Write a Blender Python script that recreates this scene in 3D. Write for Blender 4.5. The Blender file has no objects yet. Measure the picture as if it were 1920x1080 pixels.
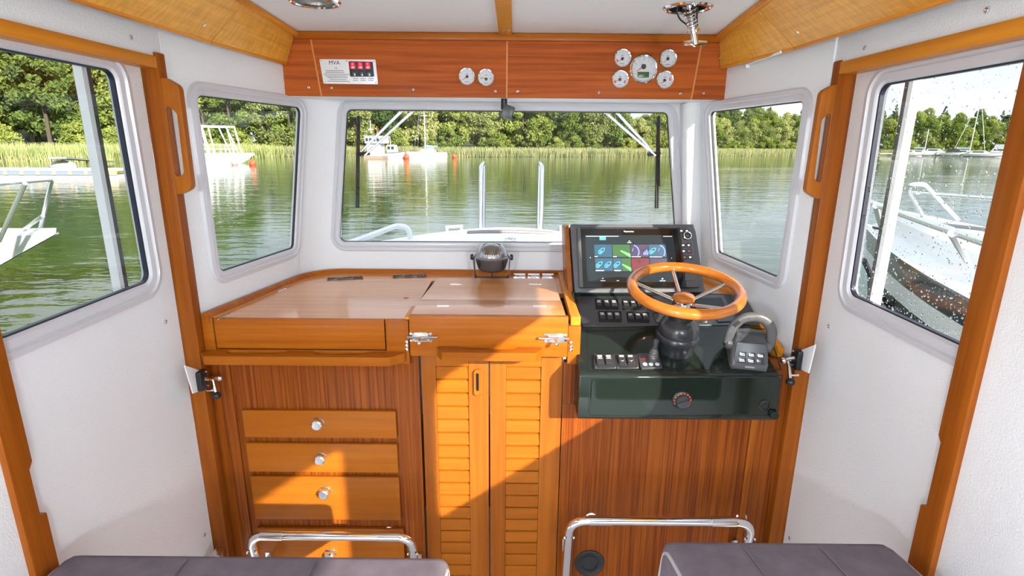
import bpy, bmesh, math, random
import numpy as np
from mathutils import Vector, Matrix
sc = bpy.context.scene
COL = sc.collection
random.seed(7)
rng = np.random.default_rng(7)
V = Vector
PI = math.pi

# ------------------------------------------------------------------ camera, sky, sun, exposure
F, PITCH, ROLL = 1030.0, math.radians(14.7), math.radians(0.5)
CAM = V((0, 0, 1.55))
_f = V((0, math.cos(PITCH), -math.sin(PITCH)))
_u0 = V((0, math.sin(PITCH), math.cos(PITCH)))
_r0 = V((1, 0, 0))
_u = _u0 * math.cos(ROLL) - _r0 * math.sin(ROLL)
_r = _r0 * math.cos(ROLL) + _u0 * math.sin(ROLL)
cd = bpy.data.cameras.new('camera'); cam = bpy.data.objects.new('camera', cd); COL.objects.link(cam)
cd.sensor_width = 36; cd.lens = F / 1920 * 36; cd.clip_start = 0.02; cd.clip_end = 2000
cam.matrix_world = Matrix(((_r.x, _u.x, -_f.x, CAM.x), (_r.y, _u.y, -_f.y, CAM.y), (_r.z, _u.z, -_f.z, CAM.z), (0, 0, 0, 1)))
sc.camera = cam
vs = sc.view_settings
vs.view_transform = 'Standard'; vs.look = 'None'; vs.gamma = 1; vs.use_curve_mapping = False
vs.exposure = 0.4

W = bpy.data.worlds.new('sky'); sc.world = W; W.use_nodes = True
nt = W.node_tree; nt.nodes.clear()
wo = nt.nodes.new('ShaderNodeOutputWorld'); bg = nt.nodes.new('ShaderNodeBackground')
tc = nt.nodes.new('ShaderNodeTexCoord'); mp = nt.nodes.new('ShaderNodeMapping'); mp.inputs['Scale'].default_value = (1.5, 1.5, 5)
nz = nt.nodes.new('ShaderNodeTexNoise'); nz.inputs['Scale'].default_value = 1.6; nz.inputs['Detail'].default_value = 5
cr = nt.nodes.new('ShaderNodeValToRGB'); cr.color_ramp.elements[0].position = .38; cr.color_ramp.elements[1].position = .62
cr.color_ramp.elements[0].color = (.62, .74, .92, 1); cr.color_ramp.elements[1].color = (.93, .95, .98, 1)
nt.links.new(tc.outputs['Generated'], mp.inputs[0]); nt.links.new(mp.outputs[0], nz.inputs['Vector'])
nt.links.new(nz.outputs[0], cr.inputs[0]); nt.links.new(cr.outputs[0], bg.inputs[0]); nt.links.new(bg.outputs[0], wo.inputs[0])
bg.inputs[1].default_value = 1.15

SUN_DIR = V((-.75, 1.0, -.53)).normalized()
sd = bpy.data.lights.new('sun', 'SUN'); sd.energy = 8.5; sd.color = (1, .93, .82); sd.angle = math.radians(.6)
so = bpy.data.objects.new('sun', sd); COL.objects.link(so); so.rotation_euler = SUN_DIR.to_track_quat('-Z', 'Y').to_euler()
so.location = (20, -25, 15)
FILL_W = 56.0          # each of the two fill lamps added aft

# ------------------------------------------------------------------ measuring rays (pixel of the 1920x1080 frame -> point on a real plane)
def ray(x, y): return _f + _r * ((x - 960) / F) - _u * ((y - 540) / F)
def onP(x, y, p, n):
    d = ray(x, y); p = V(p); n = V(n)
    return CAM + d * ((p - CAM).dot(n) / d.dot(n))
def PX(x, y, v): return onP(x, y, (v, 0, 0), (1, 0, 0))
def PY(x, y, v): return onP(x, y, (0, v, 0), (0, 1, 0))
def PZ(x, y, v): return onP(x, y, (0, 0, v), (0, 0, 1))
def onM(x, y, M):
    p = onP(x, y, M.translation, M.col[2].to_3d())
    q = M.inverted() @ p
    return (q.x, q.y)

def frame(o, u, v):
    """matrix with local x along u, y along v (made square), z = u x v"""
    u = V(u).normalized(); n = u.cross(V(v)).normalized(); v = n.cross(u)
    o = V(o)
    return Matrix(((u.x, v.x, n.x, o.x), (u.y, v.y, n.y, o.y), (u.z, v.z, n.z, o.z), (0, 0, 0, 1)))
def zframe(o, n, up=(0, 0, 1)):
    n = V(n).normalized(); up = V(up)
    if abs(n.dot(up)) > .95: up = V((0, 1, 0))
    u = up.cross(n).normalized()
    return frame(o, u, n.cross(u))
T = Matrix.Translation
I4 = Matrix.Identity(4)

# ------------------------------------------------------------------ materials
def _pr(name):
    m = bpy.data.materials.new(name); m.use_nodes = True
    return m, m.node_tree, m.node_tree.nodes['Principled BSDF']
def mat(name, col, rough=.5, metal=0, spec=.5, coat=0, emit=0, bump=0, bscale=300, vary=0):
    m, t, p = _pr(name)
    p.inputs['Base Color'].default_value = (*col, 1); p.inputs['Roughness'].default_value = rough
    p.inputs['Metallic'].default_value = metal; p.inputs['Specular IOR Level'].default_value = spec
    p.inputs['Coat Weight'].default_value = coat; p.inputs['Coat Roughness'].default_value = .05
    if emit:
        p.inputs['Emission Color'].default_value = (*col, 1); p.inputs['Emission Strength'].default_value = emit
    if bump or vary:
        c = t.nodes.new('ShaderNodeTexCoord'); n = t.nodes.new('ShaderNodeTexNoise'); n.inputs['Scale'].default_value = bscale
        n.inputs['Detail'].default_value = 3
        t.links.new(c.outputs['Object'], n.inputs['Vector'])
        if bump:
            b = t.nodes.new('ShaderNodeBump'); b.inputs['Strength'].default_value = bump; b.inputs['Distance'].default_value = .002
            t.links.new(n.outputs[0], b.inputs['Height']); t.links.new(b.outputs[0], p.inputs['Normal'])
        if vary:
            n2 = t.nodes.new('ShaderNodeTexNoise'); n2.inputs['Scale'].default_value = bscale * .06; n2.inputs['Detail'].default_value = 4
            t.links.new(c.outputs['Object'], n2.inputs['Vector'])
            r = t.nodes.new('ShaderNodeValToRGB'); r.color_ramp.elements[0].position = .3; r.color_ramp.elements[1].position = .7
            r.color_ramp.elements[0].color = (*[x * (1 - vary) for x in col], 1); r.color_ramp.elements[1].color = (*[min(1, x * (1 + vary)) for x in col], 1)
            t.links.new(n2.outputs[0], r.inputs[0]); t.links.new(r.outputs[0], p.inputs['Base Color'])
    return m
def wood(name, axis, dark, light, rough=.34, fine=1.0, coat=.06, fig=0, ramp=(.36, .62), low=.45, spec=.16):
    """lacquered teak; grain runs along AXIS (0,1,2)"""
    m, t, p = _pr(name); N = t.nodes.new; L = t.links.new
    c = N('ShaderNodeTexCoord'); mp = N('ShaderNodeMapping')
    s = [70 * fine] * 3; s[axis] = 2.0; mp.inputs['Scale'].default_value = s
    oi = N('ShaderNodeObjectInfo'); ad = N('ShaderNodeVectorMath'); ad.operation = 'ADD'
    sc_ = N('ShaderNodeVectorMath'); sc_.operation = 'SCALE'; sc_.inputs['Scale'].default_value = 7.0
    L(oi.outputs['Random'], sc_.inputs[0]); L(c.outputs['Object'], ad.inputs[0]); L(sc_.outputs[0], ad.inputs[1]); L(ad.outputs[0], mp.inputs[0])
    n1 = N('ShaderNodeTexNoise'); n1.inputs['Scale'].default_value = 1.0; n1.inputs['Detail'].default_value = 6; n1.inputs['Roughness'].default_value = .6
    n1.inputs['Distortion'].default_value = .4
    L(mp.outputs[0], n1.inputs['Vector'])
    mp2 = N('ShaderNodeMapping'); s2 = [14 * fine] * 3; s2[axis] = .8; mp2.inputs['Scale'].default_value = s2
    L(ad.outputs[0], mp2.inputs[0])
    n2 = N('ShaderNodeTexNoise'); n2.inputs['Scale'].default_value = 1.0; n2.inputs['Detail'].default_value = 3
    L(mp2.outputs[0], n2.inputs['Vector'])
    mx = N('ShaderNodeMix'); mx.data_type = 'FLOAT'; mx.inputs[0].default_value = low
    L(n1.outputs[0], mx.inputs[2]); L(n2.outputs[0], mx.inputs[3])
    r = N('ShaderNodeValToRGB'); e = r.color_ramp.elements
    e[0].position = ramp[0]; e[0].color = (*dark, 1); e[1].position = ramp[1]; e[1].color = (*light, 1)
    L(mx.outputs[0], r.inputs[0]); out = r.outputs[0]
    if fig:      # cross figure of the veneer
        mp3 = N('ShaderNodeMapping'); s3 = [25] * 3; s3[axis] = 110; mp3.inputs['Scale'].default_value = s3; L(ad.outputs[0], mp3.inputs[0])
        n3 = N('ShaderNodeTexNoise'); n3.inputs['Scale'].default_value = 1; L(mp3.outputs[0], n3.inputs['Vector'])
        r3 = N('ShaderNodeValToRGB'); r3.color_ramp.elements[0].position = .35; r3.color_ramp.elements[1].position = .65
        r3.color_ramp.elements[0].color = (1 - fig, 1 - fig, 1 - fig, 1)
        L(n3.outputs[0], r3.inputs[0]); mu = N('ShaderNodeMix'); mu.data_type = 'RGBA'; mu.blend_type = 'MULTIPLY'; mu.inputs[0].default_value = 1
        L(out, mu.inputs[6]); L(r3.outputs[0], mu.inputs[7]); out = mu.outputs[2]
    L(out, p.inputs['Base Color'])
    p.inputs['Roughness'].default_value = rough; p.inputs['Coat Weight'].default_value = coat; p.inputs['Coat Roughness'].default_value = .12; p.inputs['Specular IOR Level'].default_value = spec
    b = N('ShaderNodeBump'); b.inputs['Strength'].default_value = .05; b.inputs['Distance'].default_value = .001
    L(n1.outputs[0], b.inputs['Height']); L(b.outputs[0], p.inputs['Normal'])
    return m
D1, L1 = (.28, .064, .004), (.42, .118, .007)
WX = wood('teak_along', 0, D1, L1); WY = wood('teak_fore_aft', 1, (.55, .185, .012), (.76, .30, .025)); WZ = wood('teak_upright', 2, (.23, .053, .004), (.37, .105, .009))
WXt = wood('teak_worktop', 0, (.58, .215, .05), (.72, .31, .085), rough=.30, fine=.7, coat=.7, spec=.5)
WXo = wood('teak_overhead', 0, (.29, .056, .006), (.46, .102, .013), rough=.55, fine=1.1, ramp=(.40, .58), low=.25)
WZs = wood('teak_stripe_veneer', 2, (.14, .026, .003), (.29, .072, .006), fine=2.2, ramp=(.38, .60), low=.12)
WYg = wood('teak_lit_below', 1, (.68, .29, .03), (.88, .44, .065), fig=.18)  # lighter, yellower teak: light from below put into the colour
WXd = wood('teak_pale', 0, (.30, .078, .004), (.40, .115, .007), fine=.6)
WP = wood('teak_post', 2, (.22, .050, .004), (.34, .092, .008), fine=1.2)
WR = wood('varnished_rim', 0, (.42, .105, .008), (.56, .17, .016), rough=.15, coat=1, fine=.5)
GELW = mat('white_lining', (.83, .84, .855), .55, spec=.3, bump=.5, bscale=260)
GEL = mat('white_gelcoat', (.84, .845, .855), .3)
CEIL = mat('ceiling_lining', (.84, .845, .855), .7, spec=.2, bump=.4, bscale=320)
FRM = mat('window_frame_grey', (.64, .64, .68), .3, coat=.3)
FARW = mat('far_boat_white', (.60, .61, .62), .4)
PULP = mat('pulpit_steel', (.70, .71, .74), .16, metal=1)
RAILS = mat('rail_steel', (.78, .79, .80), .3, metal=.75)
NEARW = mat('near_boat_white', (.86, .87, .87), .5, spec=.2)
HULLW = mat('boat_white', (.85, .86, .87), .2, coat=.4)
DECKW = mat('white_non_skid_deck', (.86, .87, .88), .8, spec=.1)
BLK = mat('black_plastic', (.012, .012, .013), .35)
BLKM = mat('black_matt_panel', (.03, .03, .034), .22, coat=.5)
GRY = mat('dark_grey_plastic', (.05, .052, .058), .32)
GRYL = mat('grey_plastic', (.12, .117, .117), .35, metal=.2)
GRN = mat('dark_green_gelcoat', (.011, .017, .013), .06)
CHR = mat('chrome', (.85, .85, .86), .06, metal=1)
STL = mat('stainless_steel', (.72, .70, .69), .18, metal=1)
STM = mat('brushed_plate', (.72, .74, .78), .3, metal=.45)
GAP = mat('dark_gap', (.006, .005, .004), .8)
RED = mat('red_paint', (.7, .02, .015), .4); REDL = mat('red_lit_window', (.55, .0, .02), .3, emit=.6)
GRNP = mat('green_paint', (.02, .55, .15), .4); WHT = mat('white_paint', (.85, .85, .85), .4); LEG = mat('switch_legend', (.50, .50, .52), .4)
DIAL = mat('dial_white', (.60, .61, .63), .35); INK = mat('black_ink', (.02, .02, .02), .5)
LCD = mat('lcd_green', (.06, .13, .04), .25); ORG = mat('orange_marks', (.9, .12, .02), .4)
SEAT = mat('grey_violet_velour', (.155, .128, .150), .85, spec=.2, bump=.3, bscale=500, vary=.12)
PIPE = mat('grey_piping', (.36, .35, .36), .6)
RUB = mat('rubber_dark', (.02, .02, .022), .6)
SCR = mat('screen_dark', (.016, .022, .026), .12, emit=.6)
TBLU = mat('tile_blue', (.015, .05, .09), .3, emit=.45); TGRN = mat('tile_green', (.02, .07, .02), .3, emit=.45)
TPUR = mat('tile_purple', (.03, .02, .05), .3, emit=.45); TRED = mat('tile_red', (.09, .008, .015), .3, emit=.45)
IBLU = mat('icon_blue', (.05, .35, .60), .3, emit=.8); IVIO = mat('icon_violet', (.12, .16, .75), .3, emit=.8); IGRN = mat('icon_green', (.10, .65, .10), .3, emit=.9)
IWHT = mat('icon_white', (.8, .82, .82), .3, emit=.5)
BLUEC = mat('sail_cover_blue', (.25, .40, .55), .7)
def glass(name, refl=.05, tint=(.97, .98, .98)):
    m = bpy.data.materials.new(name); m.use_nodes = True; t = m.node_tree; t.nodes.clear()
    o = t.nodes.new('ShaderNodeOutputMaterial'); tr = t.nodes.new('ShaderNodeBsdfTransparent'); g = t.nodes.new('ShaderNodeBsdfGlossy')
    tr.inputs[0].default_value = (*tint, 1); g.inputs['Roughness'].default_value = .0
    lw = t.nodes.new('ShaderNodeLayerWeight'); lw.inputs['Blend'].default_value = .5
    pw = t.nodes.new('ShaderNodeMath'); pw.operation = 'POWER'; pw.inputs[1].default_value = 4.0
    mr = t.nodes.new('ShaderNodeMath'); mr.operation = 'MULTIPLY_ADD'; mr.inputs[1].default_value = .6; mr.inputs[2].default_value = refl * .6
    t.links.new(lw.outputs['Facing'], pw.inputs[0]); t.links.new(pw.outputs[0], mr.inputs[0])
    mx = t.nodes.new('ShaderNodeMixShader'); t.links.new(mr.outputs[0], mx.inputs[0])
    t.links.new(tr.outputs[0], mx.inputs[1]); t.links.new(g.outputs[0], mx.inputs[2]); t.links.new(mx.outputs[0], o.inputs[0])
    return m
GLS = glass('window_glass')
DROP, _t, _p = _pr('rain_drop'); _p.inputs['Base Color'].default_value = (1, 1, 1, 1); _p.inputs['Roughness'].default_value = 0; _p.inputs['IOR'].default_value = 1.33; _p.inputs['Transmission Weight'].default_value = 1

# ------------------------------------------------------------------ mesh helpers
ORGN = {}
def org(o): return ORGN.get(o.name, V((0, 0, 0)))
def finish(name, me, m, parent=None, smooth=35, loc=None):
    me.name = name
    if m: me.materials.append(m)
    if smooth:
        me.shade_smooth(); me.set_sharp_from_angle(angle=math.radians(smooth))
    o = bpy.data.objects.new(name, me); COL.objects.link(o)
    if parent: o.parent = parent; ORGN[o.name] = org(parent)
    return o
def obj(name, bm, m, parent=None, smooth=35, kind=None, label=None):
    bmesh.ops.recalc_face_normals(bm, faces=bm.faces)
    if parent:
        bm.transform(T(-org(parent)))
    me = bpy.data.meshes.new(name); bm.to_mesh(me); bm.free()
    o = finish(name, me, m, parent, smooth)
    if kind: o['kind'] = kind
    if label: o['label'] = label
    return o
def thing(name, label, cat, loc=(0, 0, 0), group=None):
    o = bpy.data.objects.new(name, None); COL.objects.link(o); o.empty_display_size = .05
    o.location = V(loc); ORGN[o.name] = V(loc); tag(o, label, cat, group); return o
def tag(o, label, cat, group=None):
    o['label'] = label; o['category'] = cat
    if group: o['group'] = group
    return o
def struct(name, bm, m, parent=None, smooth=35):
    o = obj(name, bm, m, parent, smooth)
    if not parent: o['kind'] = 'structure'
    return o
def B(): return bmesh.new()
def merge(dst, src, M=None):
    if M is not None: src.transform(M)
    me = bpy.data.meshes.new('tmp'); src.to_mesh(me); src.free(); dst.from_mesh(me); bpy.data.meshes.remove(me)
def box(bm, x0, x1, y0, y1, z0, z1, bev=0, M=None, seg=2):
    b = B(); bmesh.ops.create_cube(b, size=1)
    for v in b.verts: v.co = V(((x0 + x1) / 2 + v.co.x * (x1 - x0), (y0 + y1) / 2 + v.co.y * (y1 - y0), (z0 + z1) / 2 + v.co.z * (z1 - z0)))
    if bev: bmesh.ops.bevel(b, geom=b.edges[:], offset=bev, segments=seg, profile=.6, affect='EDGES', clamp_overlap=True)
    merge(bm, b, M); return bm
def bx(*a, **k): return box(B(), *a, **k)
def plate(bm, outer, holes, vec, bev=0, M=None, seg=2):
    """flat polygon (with holes) extruded by vec; points are 3-tuples"""
    b = B(); es = []
    for lp in [outer] + list(holes):
        vv = [b.verts.new(V(p)) for p in lp]
        es += [b.edges.new((vv[i], vv[(i + 1) % len(vv)])) for i in range(len(vv))]
    if holes: bmesh.ops.triangle_fill(b, use_beauty=True, edges=es)
    else: b.faces.new(b.verts[:])
    r = bmesh.ops.extrude_face_region(b, geom=b.faces[:])
    bmesh.ops.translate(b, vec=V(vec), verts=[g for g in r['geom'] if isinstance(g, bmesh.types.BMVert)])
    bmesh.ops.recalc_face_normals(b, faces=b.faces)
    if bev:
        ed = [e for e in b.edges if len(e.link_faces) == 2 and e.calc_face_angle(0) > .6]
        bmesh.ops.bevel(b, geom=ed, offset=bev, segments=seg, profile=.6, affect='EDGES', clamp_overlap=True)
    merge(bm, b, M); return bm
def P3(pts, z=0.0): return [(p[0], p[1], z) for p in pts]
def tube(bm, pts, r, n=8, closed=False, radii=None, cap=True, flat=None):
    pts = [V(p) for p in pts]; k = len(pts)
    tan = []
    for i in range(k):
        a = pts[(i - 1) % k] if (closed or i > 0) else pts[0]
        c = pts[(i + 1) % k] if (closed or i < k - 1) else pts[-1]
        tan.append((c - a).normalized())
    up = V((0, 0, 1)) if abs(tan[0].z) < .9 else V((1, 0, 0))
    nrm = (up - tan[0] * up.dot(tan[0])).normalized(); rings = []
    for i in range(k):
        nrm = (nrm - tan[i] * nrm.dot(tan[i])).normalized(); bn = tan[i].cross(nrm)
        rr = radii[i] if radii else r
        rings.append([bm.verts.new(pts[i] + (nrm * math.cos(2 * PI * j / n) * (flat or 1) + bn * math.sin(2 * PI * j / n)) * rr) for j in range(n)])
    m = k if closed else k - 1
    for i in range(m):
        a, c = rings[i], rings[(i + 1) % k]
        for j in range(n): bm.faces.new((a[j], a[(j + 1) % n], c[(j + 1) % n], c[j]))
    if cap and not closed: bm.faces.new(rings[0][::-1]); bm.faces.new(rings[-1])
    return bm
def fillet(pts, r, n=5):
    """round the corners of an open 3-D polyline"""
    pts = [V(p) for p in pts]; out = [pts[0]]
    for i in range(1, len(pts) - 1):
        a, b, c = pts[i - 1], pts[i], pts[i + 1]; d1 = (a - b); d2 = (c - b)
        q = min(r, d1.length * .48, d2.length * .48); p1 = b + d1.normalized() * q; p2 = b + d2.normalized() * q
        for j in range(n + 1):
            t = j / n; out.append(p1 * (1 - t) ** 2 + b * 2 * t * (1 - t) + p2 * t * t)
    out.append(pts[-1]); return out
def lathe(bm, prof, M, n=24):
    """revolve (radius, height) about local z of M"""
    rings = []
    for r, h in prof:
        if r < 1e-6: rings.append([bm.verts.new(M @ V((0, 0, h)))])
        else: rings.append([bm.verts.new(M @ V((r * math.cos(2 * PI * j / n), r * math.sin(2 * PI * j / n), h))) for j in range(n)])
    for a, c in zip(rings, rings[1:]):
        for j in range(n):
            k = (j + 1) % n
            if len(a) == 1 and len(c) == 1: continue
            if len(a) == 1: bm.faces.new((a[0], c[j], c[k]))
            elif len(c) == 1: bm.faces.new((a[j], a[k], c[0]))
            else: bm.faces.new((a[j], a[k], c[k], c[j]))
    return bm
def offs(c, d):
    """move the edges of a 2-D polygon inwards by d (counter-clockwise)"""
    n = len(c); c = [V((p[0], p[1], 0)) for p in c]
    area = sum(c[i].x * c[(i + 1) % n].y - c[(i + 1) % n].x * c[i].y for i in range(n))
    if area < 0: c = c[::-1]
    out = []
    for i in range(n):
        a, b, e = c[i - 1], c[i], c[(i + 1) % n]
        t1 = (b - a).normalized(); t2 = (e - b).normalized(); n1 = V((-t1.y, t1.x, 0)); n2 = V((-t2.y, t2.x, 0))
        den = 1 + n1.dot(n2); out.append(b + (n1 + n2) * (d / den))
    return [(p.x, p.y) for p in out]
def rpoly(c, r, n=6):
    c = [V((p[0], p[1], 0)) for p in c]; k = len(c); out = []
    for i in range(k):
        a, b, e = c[i - 1], c[i], c[(i + 1) % k]; d1 = (a - b).normalized(); d2 = (e - b).normalized()
        ang = math.acos(max(-1, min(1, d1.dot(d2)))); q = min(r / math.tan(ang / 2), (a - b).length * .49, (e - b).length * .49)
        rr = q * math.tan(ang / 2); cen = b + (d1 + d2).normalized() * (rr / math.sin(ang / 2))
        p1 = b + d1 * q - cen; p2 = b + d2 * q - cen
        a1 = math.atan2(p1.y, p1.x); a2 = math.atan2(p2.y, p2.x); da = (a2 - a1 + PI) % (2 * PI) - PI
        out += [(cen.x + rr * math.cos(a1 + da * j / n), cen.y + rr * math.sin(a1 + da * j / n)) for j in range(n + 1)]
    return out
def ringframe(bm, corners, r, prof, M, n=7):
    loops = []
    for d, h in prof:
        lp = rpoly(offs(corners, d), max(r - d, .004), n)
        loops.append([bm.verts.new(M @ V((x, y, h))) for x, y in lp])
    k = len(loops[0])
    for a, c in zip(loops, loops[1:]):
        for j in range(k): bm.faces.new((a[j], a[(j + 1) % k], c[(j + 1) % k], c[j]))
    return bm
def ball(bm, c, r, M=None, seg=12, sc3=(1, 1, 1)):
    b = B(); bmesh.ops.create_uvsphere(b, u_segments=seg, v_segments=max(6, seg // 2), radius=r)
    for v in b.verts: v.co = V((v.co.x * sc3[0], v.co.y * sc3[1], v.co.z * sc3[2])) + V(c)
    merge(bm, b, M); return bm
def text(bm, s, size, M, ext=.0002):
    cu = bpy.data.curves.new('t', 'FONT'); cu.body = s; cu.size = size; cu.align_x = 'CENTER'; cu.align_y = 'CENTER'; cu.resolution_u = 2; cu.extrude = ext
    o = bpy.data.objects.new('t', cu); me = bpy.data.meshes.new_from_object(o)
    b = B(); b.from_mesh(me); bpy.data.objects.remove(o); bpy.data.meshes.remove(me); merge(bm, b, M); return bm
def copy_tree(o, shift=V((0, 0, 0)), parent=None):
    c = o.copy(); COL.objects.link(c)
    if parent: c.parent = parent
    else: c.location = o.location + V(shift)
    for ch in list(o.children): copy_tree(ch, parent=c)
    return c

_scr = None
def screw(parent, pos, n, r=.0052):
    global _scr
    if _scr is None:
        b = B(); lathe(b, [(0, .0022), (.35, .0022), (.40, .0012), (.62, .0024), (1.0, .0006), (1.0, -.002)], I4, 12)
        for v in b.verts: v.co.z = v.co.z
        _scr = bpy.data.meshes.new('screw'); b.to_mesh(_scr); b.free(); _scr.materials.append(CHR); _scr.shade_smooth()
    o = bpy.data.objects.new('screw', _scr); COL.objects.link(o); o.parent = parent
    M = zframe(V(pos) - org(parent), n); o.matrix_local = M @ Matrix.Diagonal((r, r, 1, 1)); return o

# ------------------------------------------------------------------ the cabin shell
XL, XR = -.90, .845                     # inner faces of the two side doors
ML = frame((-.868, 1.45, 0), (.2, 1, 0), (0, 0, 1))     # left quarter wall, z inboard
MR = frame((.808, 1.45, 0), (.2, -1, 0), (0, 0, 1))
MF = frame((0, 2.03, 1.08), (1, 0, 0), (0, .2, 1))     # windscreen wall
MDL = frame((XL, 0, 0), (0, 1, 0), (0, 0, 1))
MDR = frame((XR, 0, 0), (0, -1, 0), (0, 0, 1))
MAL = frame((-.880, 0, 0), (0, 1, 0), (0, 0, 1)); MAR = frame((.828, 0, 0), (0, -1, 0), (0, 0, 1))   # aft walls stand inboard of the doors
OUTW = .03
FPROF = [(-.002, -.001), (.002, .008), (.013, .010), (.017, .005), (.021, .007), (.031, .006), (.035, .001), (.036, -.006)]
def window(num, wall_name, M, outline, px, rad, extra_holes=(), wallmat=GELW, kind='structure', gasket=True):
    cs = offs([onM(x, y, M) for x, y in px], 0.0)
    hole = rpoly(offs(cs, .012), rad - .012)
    b = B(); plate(b, P3(outline), [P3(hole)] + [P3(h) for h in extra_holes], (0, 0, -OUTW), M=M)
    wall = struct(wall_name, b, wallmat, smooth=20)
    fr = struct('window_%d' % num, ringframe(B(), cs, rad, FPROF, M), FRM)
    gk = B(); ringframe(gk, cs, rad, [(.0345, .001), (.0375, .0005), (.0375, -.007), (.036, -.007)], M); obj('gasket', gk, RUB, fr)
    pn = B(); plate(pn, P3(rpoly(offs(cs, .03), rad - .03), -.0115), [], (0, 0, .005), M=M)
    pane = obj('pane', pn, GLS, fr, smooth=0)
    return wall, fr, cs, pane
def lo(M, p): q = M.inverted() @ V(p); return (q.x, q.y)
wl, _, _, _ = window(1, 'wall_left', ML, [lo(ML, p) for p in ((-.868, 1.4525, 0), (-.795, 1.815, 0), (-.713, 2.20, 1.93), (-.868, 1.4525, 1.93))],
                     [(345, 149), (575, 184), (560, 480), (399, 538)], .055)
wr, _, _, _ = window(2, 'wall_right', MR, [lo(MR, p) for p in ((.802, 1.4825, 0), (.802, 1.4825, 1.93), (.658, 2.20, 1.93), (.735, 1.815, 0))],
                     [(1321, 192), (1529, 161), (1471, 549), (1338, 488)], .05)
wf, _, _, _ = window(3, 'wall_front', MF, [(-.753, -.2), (.693, -.2), (.668, .87), (-.723, .87)],
                     [(634, 187), (1268, 193), (1286, 473), (619, 470)], .055)
# rounded corners between the walls
cov = B(); rings = []
for z, c0 in ((1.02, V((-.7535, 2.0175, 0))), (1.75, V((-.7245, 2.1635, 0)))):
    d1 = V((-.196, -.98, 0)) * .10; d2 = V((1, 0, 0)) * .10
    p1, p2 = c0 + d1, c0 + d2
    rings.append([cov.verts.new(p1 * (1 - t) ** 2 + c0 * 2 * t * (1 - t) + p2 * t * t + V((0, 0, z))) for t in [j / 10 for j in range(11)]])
for rg, c0, z in ((rings[0], V((-.7535, 2.0175, 0)), 1.02), (rings[1], V((-.7245, 2.1635, 0)), 1.75)): rg.append(cov.verts.new(c0 + V((-.004, .006, z))))
for j in range(12): cov.faces.new((rings[0][j], rings[0][(j + 1) % 12], rings[1][(j + 1) % 12], rings[1][j]))
cov.faces.new(rings[0]); cov.faces.new(rings[1])
struct('trim_1', cov, GELW, smooth=30)
# right corner: round white post with a small teak cap
pp0, pp1 = onP(1297, 500, MF.translation + V((0, -.035, 0)), (0, 1, -.2)), onP(1297, 196, MF.translation + V((0, -.035, 0)), (0, 1, -.2))
b = tube(B(), [pp0 + (pp0 - pp1) * .15, pp1], .034, 20)
struct('trim_2', b, GELW, smooth=60)
cap = B(); p = onP(1289, 188, MF.translation + V((0, -.06, 0)), (0, 1, -.2)); box(cap, p.x - .052, p.x + .055, p.y - .03, p.y + .09, p.z - .003, p.z + .012, .003)
struct('trim_3', cap, WX)

# side walls aft of the doors (windows there let the low sun in), upper strips over the doors
def aft_wall(M, name, holes, y0, y1):
    b = B(); s = 1 if M is MAL else -1
    def q(y, z): return (s * y, z)
    plate(b, P3([q(y0, 0), q(y1, 0), q(y1, 1.93), q(y0, 1.93)]), [P3(rpoly([q(a, zl), q(c, zl), q(c, zh), q(a, zh)], .05)) for a, c, zl, zh in holes], (0, 0, -.019 if s > 0 else -.016), M=M)
    return struct(name, b, GELW, smooth=20)
aft_wall(MAL, 'wall_left', [(.12, .78, 1.16, 1.64), (-1.3, -.25, 1.16, 1.64)], -1.9, .84)
aft_wall(MAR, 'wall_right', [(.05, .80, 1.16, 1.625), (-1.35, -.32, 1.16, 1.625)], -1.9, .90)
for M, nm, s, ye in ((frame((-.868, 0, 0), (0, 1, 0), (0, 0, 1)), 'wall_left', 1, 1.4525), (frame((.807, 0, 0), (0, -1, 0), (0, 0, 1)), 'wall_right', -1, 1.4825)):
    b = B(); plate(b, P3([(s * .8, 1.738), (s * ye, 1.738), (s * ye, 1.93), (s * .8, 1.93)]), [], (0, 0, -OUTW), M=M)
    w = struct(nm, b, GELW)
    n = V(M.col[2].to_3d())
    for (x, y) in ([(245, 70)] if s > 0 else [(1622, 90), (1851, 19)]): screw(w, PX(x, y, (-.868 if s > 0 else .807)), n, .007)
# floor and roof
struct('floor', bx(-1.0, .95, -1.9, 2.1, -.03, 0), mat('grey_sole', (.52, .53, .55), .7, spec=.2, bump=.3, bscale=200))
lampL, lampR = PZ(590, 3, 1.9), PZ(1289, 14, 1.9)
LR, RR = .054 * 1.0, .0525
circ = lambda c, r, n=28: [(c.x + r * math.cos(2 * PI * i / n), c.y + r * math.sin(2 * PI * i / n), 1.9) for i in range(n)]
b = B(); plate(b, [(-.95, -1.9, 1.9), (.9, -1.9, 1.9), (.9, 2.2, 1.9), (-.95, 2.2, 1.9)], [circ(lampL, LR), circ(lampR, RR)], (0, 0, .06))
struct('ceiling', b, CEIL, smooth=20)

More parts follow.
